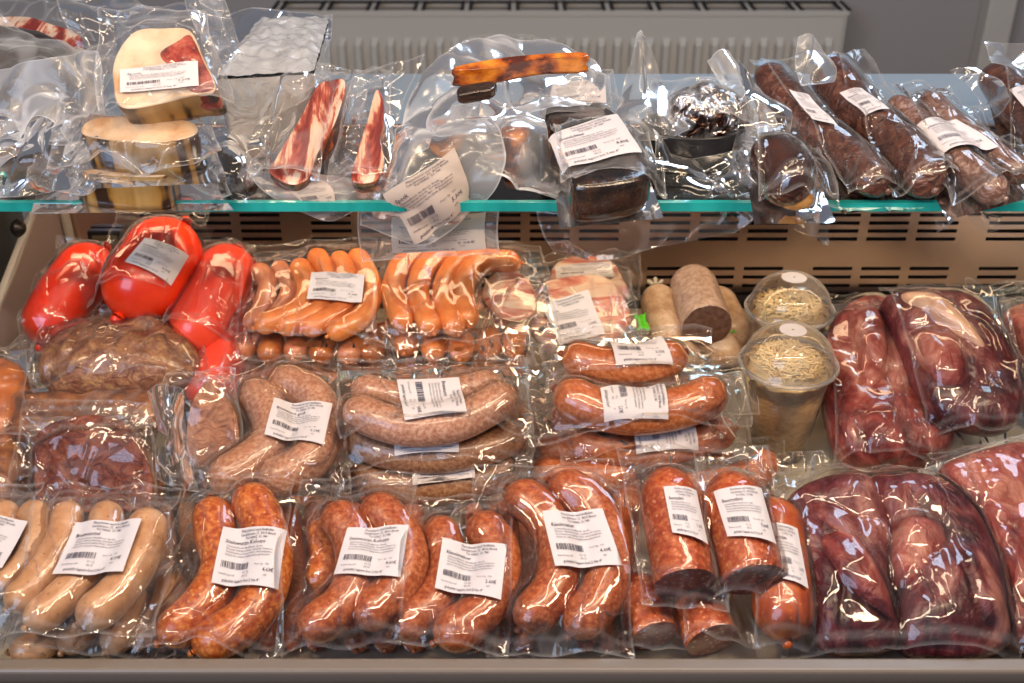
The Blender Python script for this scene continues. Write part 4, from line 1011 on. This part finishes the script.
ST = 'streaky bacon strips leaning on the shelf'
p = P('bacon_strip', 'streaky bacon strip leaning on the left, wide red and white face in its bag', 'bacon strip', 290, 185, SH, tilt=32, group=ST)
p.slab([(317, 86), (330, 80), (345, 82), (336, 120), (318, 152), (308, 178), (290, 184), (270, 172), (276, 158), (300, 118)], .022, 'smoked', face='bacon_strip', amp=.002, name='rind', h_px=1, lift=.01)
p.film([(300, 72), (350, 70), (322, 196), (252, 190)], base=.010, wr=.005, curl=.016, mat='film_soft')
_, sf = sheet(p, [[(262, 110, .99), (290, 75, 1.0), (330, 78, 1.0)], [(250, 150, .96), (262, 150, .96), (280, 140, .97)], [(240, 180, .94), (262, 186, .93), (285, 190, .93)]], 'film_soft', cr=.008, seed=2)
_, sf = sheet(p, [[(245, 168, .93), (320, 176, .92), (400, 178, .925)], [(262, 190, .905), (330, 190, .90), (385, 192, .905)], [(300, 212, .90), (330, 222, .895), (350, 212, .90)]], 'film_milky', cr=.004, seed=21)
sheet_label(p, sf, [(.15, .35), (.50, .25), (.55, .75), (.25, .85)], 'Speck', '3.60€', 'paper_backlit')
p = P('bacon_strip', 'narrow streaky bacon strip leaning beside the wider one', 'bacon strip', 362, 185, SH, tilt=32, group=ST)
p.slab([(376, 90), (383, 98), (384, 120), (380, 140), (384, 160), (376, 180), (352, 180), (358, 150), (368, 118)], .022, 'smoked', face='bacon_strip', amp=.002, name='rind', h_px=1, lift=.01)
p.film([(356, 82), (392, 80), (398, 192), (330, 192)], base=.010, wr=.005, curl=.016, mat='film_soft')
_, sf = sheet(p, [[(330, 110, .98), (355, 78, 1.0), (425, 55, 1.02)], [(325, 150, .95), (350, 120, .97), (400, 110, .98)], [(325, 192, .93), (350, 185, .93), (392, 188, .93)]], 'film_soft', cr=.006, seed=4)

# amber smoked pieces in the puffed bag
p = P('smoked_bacon_bag', 'puffed bag holding an amber smoked slab high up in the middle of the shelf', 'smoked bacon', 520, 130, .345, tilt=14)
p.slab([(457, 66), (500, 58), (540, 54), (583, 52), (583, 57), (540, 59), (496, 67), (458, 70)], .015, 'smoked', face='smoked', amp=.0015, name='rind', h_px=1)
p.slab([(458, 86), (475, 82), (495, 80), (494, 88), (476, 92), (459, 94)], .010, 'dark_block', name='rind', h_px=1, p=6, amp=.001)
O3 = [(415, 110, 1.0), (440, 55, 1.02), (480, 34, 1.04), (530, 40, 1.05), (590, 60, 1.05), (605, 80, 1.03)]
_, sf = sheet(p, [[(412, 92, .98), (450, 45, 1.0), (500, 32, 1.06), (540, 45, 1.08), (580, 50, 1.08)], [(408, 120, .96), (460, 90, .95), (510, 88, .96), (560, 80, 1.0), (606, 78, 1.02)], [(400, 165, .94), (450, 130, .93), (500, 120, .93), (550, 110, .96), (590, 105, .98)]], 'film_milky', cr=.008, seed=11)
_, sf = sheet(p, [[(440, 52, 1.06), (480, 36, 1.07), (532, 34, 1.08)], [(430, 80, 1.05), (490, 60, 1.06), (545, 58, 1.08)]], 'film_soft', cr=.006, seed=12)
p = P('smoked_bacon_bag', 'bag with a darker amber rind hanging its tilted label over the shelf edge', 'smoked bacon', 440, 175, SH, tilt=20)
p.slab([(427, 122), (440, 116), (463, 117), (458, 126), (442, 134), (430, 130)], .030, 'smoked', name='rind', h_px=1, p=5, amp=.002)
_, sf = sheet(p, [[(395, 130, .95), (430, 105, .96), (480, 100, .97)], [(392, 170, .92), (440, 150, .91), (500, 130, .93)], [(362, 205, .905), (430, 190, .895), (505, 165, .905)], [(360, 225, .90), (425, 245, .89), (482, 205, .90)]], 'film_milky', cr=.006, seed=14)
sheet_label(p, sf, [(.17, .62), (.62, .36), (.82, .86), (.42, .99)], 'Speck', '5.30€', 'paper_backlit')
_, sf = sheet(p, [[(358, 205, .93), (420, 215, .93), (500, 205, .93)], [(358, 232, .92), (420, 238, .92), (498, 232, .92)], [(362, 262, .915), (420, 258, .915), (500, 252, .915)]], 'film_milky', cr=.003, seed=17)
sheet_label(p, sf, [(.28, .1), (.92, .1), (.92, .85), (.28, .85)], 'Speck', '5.05€', 'paper_backlit')

# dark crusted blocks
DK = 'dark crusted smoked blocks'
p = P('smoked_meat_block', 'black crusted block at the shelf edge under a large tilted label, bag hanging below', 'smoked meat', 612, 205, SH, tilt=10, group=DK)
p.slab([(552, 128), (612, 112), (632, 136), (650, 172), (580, 184), (566, 160)], .042, 'dark_block', amp=.005, name='crust', h_px=1, p=8)
p.film([(545, 100), (625, 98), (665, 205), (560, 215)], base=.012, wr=.006, curl=.014, mat='film_soft'); p.label([(548, 143), (617, 117), (642, 156), (564, 176)], 'Geselchtes', '8.80€')
_, sf = sheet(p, [[(535, 200, .915), (600, 208, .905), (670, 204, .91), (757, 205, .91)], [(540, 225, .905), (600, 225, .895), (670, 228, .90), (750, 222, .905)], [(552, 250, .90), (600, 262, .89), (670, 245, .895), (735, 232, .90)]], 'film_soft', cr=.006, seed=31)
_, sf = sheet(p, [[(650, 130, .96), (690, 160, .95), (745, 150, .96)], [(655, 165, .93), (700, 178, .925), (755, 180, .93)], [(655, 205, .91), (700, 208, .905), (758, 206, .91)]], 'film_soft', cr=.006, seed=33)
p = P('smoked_meat_block', 'rear black crusted block, its upright label showing right of the amber slab', 'smoked meat', 580, 140, SH, tilt=6, group=DK)
p.slab([(545, 104), (585, 92), (612, 106), (616, 120), (556, 124)], .050, 'dark_block', amp=.004, name='crust', h_px=1, p=8)
p.film([(540, 82), (612, 76), (622, 130), (540, 134)], base=.03, wr=.004, curl=.012, mat='film_soft'); _, sf = sheet(p, [[(545, 84, 1.035), (578, 78, 1.035), (610, 76, 1.035)], [(546, 98, 1.025), (578, 94, 1.025), (611, 92, 1.025)], [(548, 112, 1.015), (580, 109, 1.015), (612, 108, 1.015)]], 'film_soft', cr=.001, nu=20, nv=10)
sheet_label(p, sf, [(.08, .1), (.92, .1), (.92, .85), (.08, .85)], 'Geselchtes', '7.90€')
_, sf = sheet(p, [[(480, 105, .96), (510, 100, .97), (545, 110, .97)], [(478, 140, .93), (505, 140, .925), (550, 150, .935)], [(495, 165, .915), (540, 190, .91), (580, 205, .91)], [(505, 172, .91), (545, 200, .905), (585, 208, .905)]], 'film_milky', cr=.007, seed=35)
p.slab([(500, 120), (516, 112), (530, 122), (524, 134), (506, 134)], .03, 'smoked', name='amber_piece', h_px=1, p=5, label='amber coloured end piece')

# black tray with foil
p = P('foil_wrapped_joint', 'crumpled shiny wrapped joint in a black oval tray in the middle of the shelf', 'wrapped joint', 694, 158, SH, tilt=4)
V, F = [], []; n = 48
c = p.loc(694, 124, .042); ax = 50 / p.ppm * 1.0; ay = ax * .62
prof = [(.62, .002), (.80, .010), (.94, .026), (1.0, .040), (1.04, .042), (1.0, .038), (.9, .024), (.0, .012)]
for q, z in prof:
    for i in range(n):
        a = 2 * math.pi * i / n; V.append(Vector((c.x + ax * q * math.cos(a), c.y + ay * q * math.sin(a), z)))
for k in range(len(prof) - 1):
    for i in range(n): F.append((k * n + i, k * n + (i + 1) % n, (k + 1) * n + (i + 1) % n, (k + 1) * n + i))
F.append(tuple(reversed(range(n))))
p.add('tray', V, F, 'black')
p.slab([(660, 124), (664, 114), (690, 109), (722, 109), (744, 115), (748, 126), (715, 132), (680, 131)], .056, 'foil_brown', name='wrapping', p=2.2, amp=.010, nscale=45, fold=.004, lift=.014, h_px=.45)
_, sf = sheet(p, [[(637, 34, 1.02), (641, 30, 1.02), (646, 36, 1.02)], [(626, 75, 1.0), (645, 80, .99), (662, 78, 1.0)], [(618, 110, .98), (648, 115, .96), (682, 118, .97)], [(620, 140, .96), (655, 140, .95), (690, 132, .95)]], 'film_milky', cr=.005, seed=41)
_, sf = sheet(p, [[(708, 62, 1.03), (722, 52, 1.03), (745, 68, 1.03)], [(730, 100, 1.0), (750, 95, .99), (772, 105, 1.0)], [(738, 140, .97), (760, 142, .96), (785, 140, .97)]], 'film_milky', cr=.006, seed=43)
p.film([(650, 92), (742, 88), (756, 152), (644, 150)], base=.02, wr=.003, curl=.014, mat='film_soft')

# dried sausages
DR = 'wrinkled dried sausages lying on the right half of the shelf'
def dried(label, tubes, u, v, film, lab=None, price='6.40€', mat='dried', sheets=(), tilt=14, z=SH, ends=None):
    p = P('dried_sausage', label, 'dried sausage', u, v, z, tilt=tilt, group=DR)
    for pts, w in tubes: p.sausage(pts, w, mat, rough=.09, pinch=.35, name='sausage_body', lift=.001, nubs=mat != 'blob')
    if ends:
        for pts, w in ends: p.sausage(pts, w, 'amber', rough=.15, pinch=.4, name='tied_end', nubs=False, label='yellowish gathered casing end', lift=.003)
    p.film(film, base=.008, wr=.004, curl=.012, mat='film')
    if lab: p.label(lab, 'Hauswürstel', price)
    for k, (rows, m, cr) in enumerate(sheets): sheet(p, rows, m, cr=cr, seed=k * 7 + u)
    return p
dried('short fat dark sausage left of the long dried ones, yellow end forward', [([(762, 145), (778, 165), (800, 196)], 56)], 790, 215, [(742, 128), (800, 124), (838, 214), (756, 216)],
      mat='blob', ends=[([(780, 196), (796, 201), (812, 197)], 20)],
      sheets=[([[(770, 205, .92), (800, 215, .91), (836, 195, .915)], [(790, 222, .905), (810, 232, .90), (828, 222, .905)], [(818, 238, .90), (824, 243, .897), (829, 246, .90)]], 'film_soft', .004),
              ([[(737, 60, 1.0), (755, 80, .99), (775, 105, .98)], [(740, 110, .96), (760, 118, .96), (790, 130, .95)], [(730, 170, .93), (745, 178, .93), (765, 190, .92)]], 'film_soft', .006)])
dried('leftmost long dried sausage, narrow label lying along it', [([(762, 72), (802, 118), (842, 154), (886, 190)], 40)], 850, 195, [(748, 70), (800, 66), (905, 196), (845, 206)],
      lab=[(788, 92), (808, 98), (837, 129), (812, 122)], price='6.10€', ends=[([(864, 168), (874, 178), (882, 188)], 20)],
      sheets=[([[(850, 160, .95), (870, 150, .95), (880, 170, .95)], [(868, 190, .92), (885, 185, .91), (900, 200, .92)], [(868, 212, .91), (884, 214, .905), (898, 210, .91)]], 'film_soft', .005)])
dried('thick dried sausage second from the left, tall milky bag tip standing behind it', [([(822, 68), (866, 118), (904, 152), (934, 190)], 46)], 905, 195, [(812, 64), (862, 60), (952, 196), (890, 204)],
      lab=[(839, 95), (861, 91), (889, 112), (865, 118)], price='7.10€', ends=[([(914, 172), (921, 182), (926, 190)], 26)],
      sheets=[([[(798, 38, 1.04), (812, 36, 1.04), (830, 58, 1.04)], [(795, 65, 1.02), (812, 60, 1.02), (836, 72, 1.02)], [(802, 84, 1.0), (816, 84, 1.0), (834, 84, 1.0)]], 'film_milky', .004),
              ([[(930, 180, .93), (940, 172, .93), (955, 185, .93)], [(932, 205, .91), (945, 200, .905), (960, 212, .91)], [(938, 232, .905), (948, 226, .90), (962, 218, .905)]], 'film_soft', .004)])
dried('pair of thin whitish-bloomed dried sausages under one wide label', [([(892, 102), (932, 140), (965, 168), (1004, 198)], 34), ([(922, 98), (962, 132), (994, 156), (1030, 178)], 32)], 975, 205, [(888, 94), (948, 92), (1040, 188), (950, 212)],
      lab=[(915, 129), (955, 121), (998, 149), (940, 159)], price='5.75€', mat='dried_bloom',
      sheets=[([[(898, 108, 1.02), (925, 92, 1.03), (955, 108, 1.03)], [(905, 120, 1.0), (930, 110, 1.0), (962, 122, 1.0)]], 'film_soft', .004),
              ([[(962, 195, .92), (1000, 192, .92), (1040, 185, .92)], [(970, 220, .905), (1005, 215, .90), (1045, 205, .905)], [(990, 232, .90), (1010, 228, .897), (1050, 222, .90)]], 'film_soft', .005)])
dried('dried sausage at the right frame edge with a bag tip pointing up', [([(990, 70), (1020, 108), (1056, 155)], 40)], 1030, 155, [(985, 70), (1040, 66), (1080, 160), (1010, 165)],
      lab=[(1008, 93), (1034, 88), (1060, 110), (1030, 116)], price='6.65€',
      sheets=[([[(984, 42, 1.05), (1010, 44, 1.05), (1040, 40, 1.05)], [(992, 62, 1.03), (1015, 66, 1.03), (1045, 70, 1.03)]], 'film_milky', .003),
              ([[(950, 70, 1.05), (960, 66, 1.05), (975, 68, 1.05)], [(972, 90, 1.03), (985, 84, 1.03), (1000, 80, 1.03)], [(990, 120, 1.0), (1002, 112, 1.0), (1012, 100, 1.0)]], 'film_soft', .003)])

# --- bottom layer glimpsed through the gaps of the front and middle rows
LOW = 'packs lying at the bottom of the pile'
for lab, u, v, w, mt in (('dark sausage pack deep in the gap between the bratwursts and the orange-red pair', 165, 655, 70, 'coarse_brown'),
                         ('dark sausage pack at the bottom between the orange-red pair and its neighbour', 292, 655, 66, 'krainer'),
                         ('dark sausage pack at the bottom in front of the short cheese sausage pair', 385, 656, 80, 'krainer'),
                         ('dark sausage pack at the bottom between the two cheese sausage pairs', 500, 656, 66, 'krainer'),
                         ('dark sausage pack at the bottom beside the lowest cut salami', 606, 656, 56, 'salami_whole')):
    p = P('vacuum_pack', lab, 'sausage pack', u, v, .0, tilt=2, group=LOW)
    for k in range(3):
        x = u + (k - 1) * w * .36
        p.sausage([(x - 3, v - 150), (x + 4, v - 80), (x, v - 6)], w * .34, mt)
    p.film([(u - w * .6, v - 165), (u + w * .6, v - 165), (u + w * .62, v + 2), (u - w * .62, v + 2)])
for lab, u, v, w, mt in (('shadowed sausage pack under the right end of the central stack', 480, 515, 110, 'coarse_brown'),
                         ('shadowed sausage pack under the left end of the central stack', 385, 518, 90, 'krakauer'),
                         ('shadowed sausage pack under the coarse bratwursts', 220, 515, 90, 'coarse_brown'),
                         ('shadowed smoked pieces under the stack beside the cups', 610, 520, 110, 'krakauer')):
    p = P('vacuum_pack', lab, 'sausage pack', u, v, .0, tilt=2, group=LOW)
    for k in range(4):
        x = u + (k - 1.5) * w * .27
        p.sausage([(x - 3, v - 110), (x + 4, v - 60), (x, v - 6)], w * .26, mt)
    p.film([(u - w * .6, v - 122), (u + w * .6, v - 122), (u + w * .62, v + 2), (u - w * .62, v + 2)])
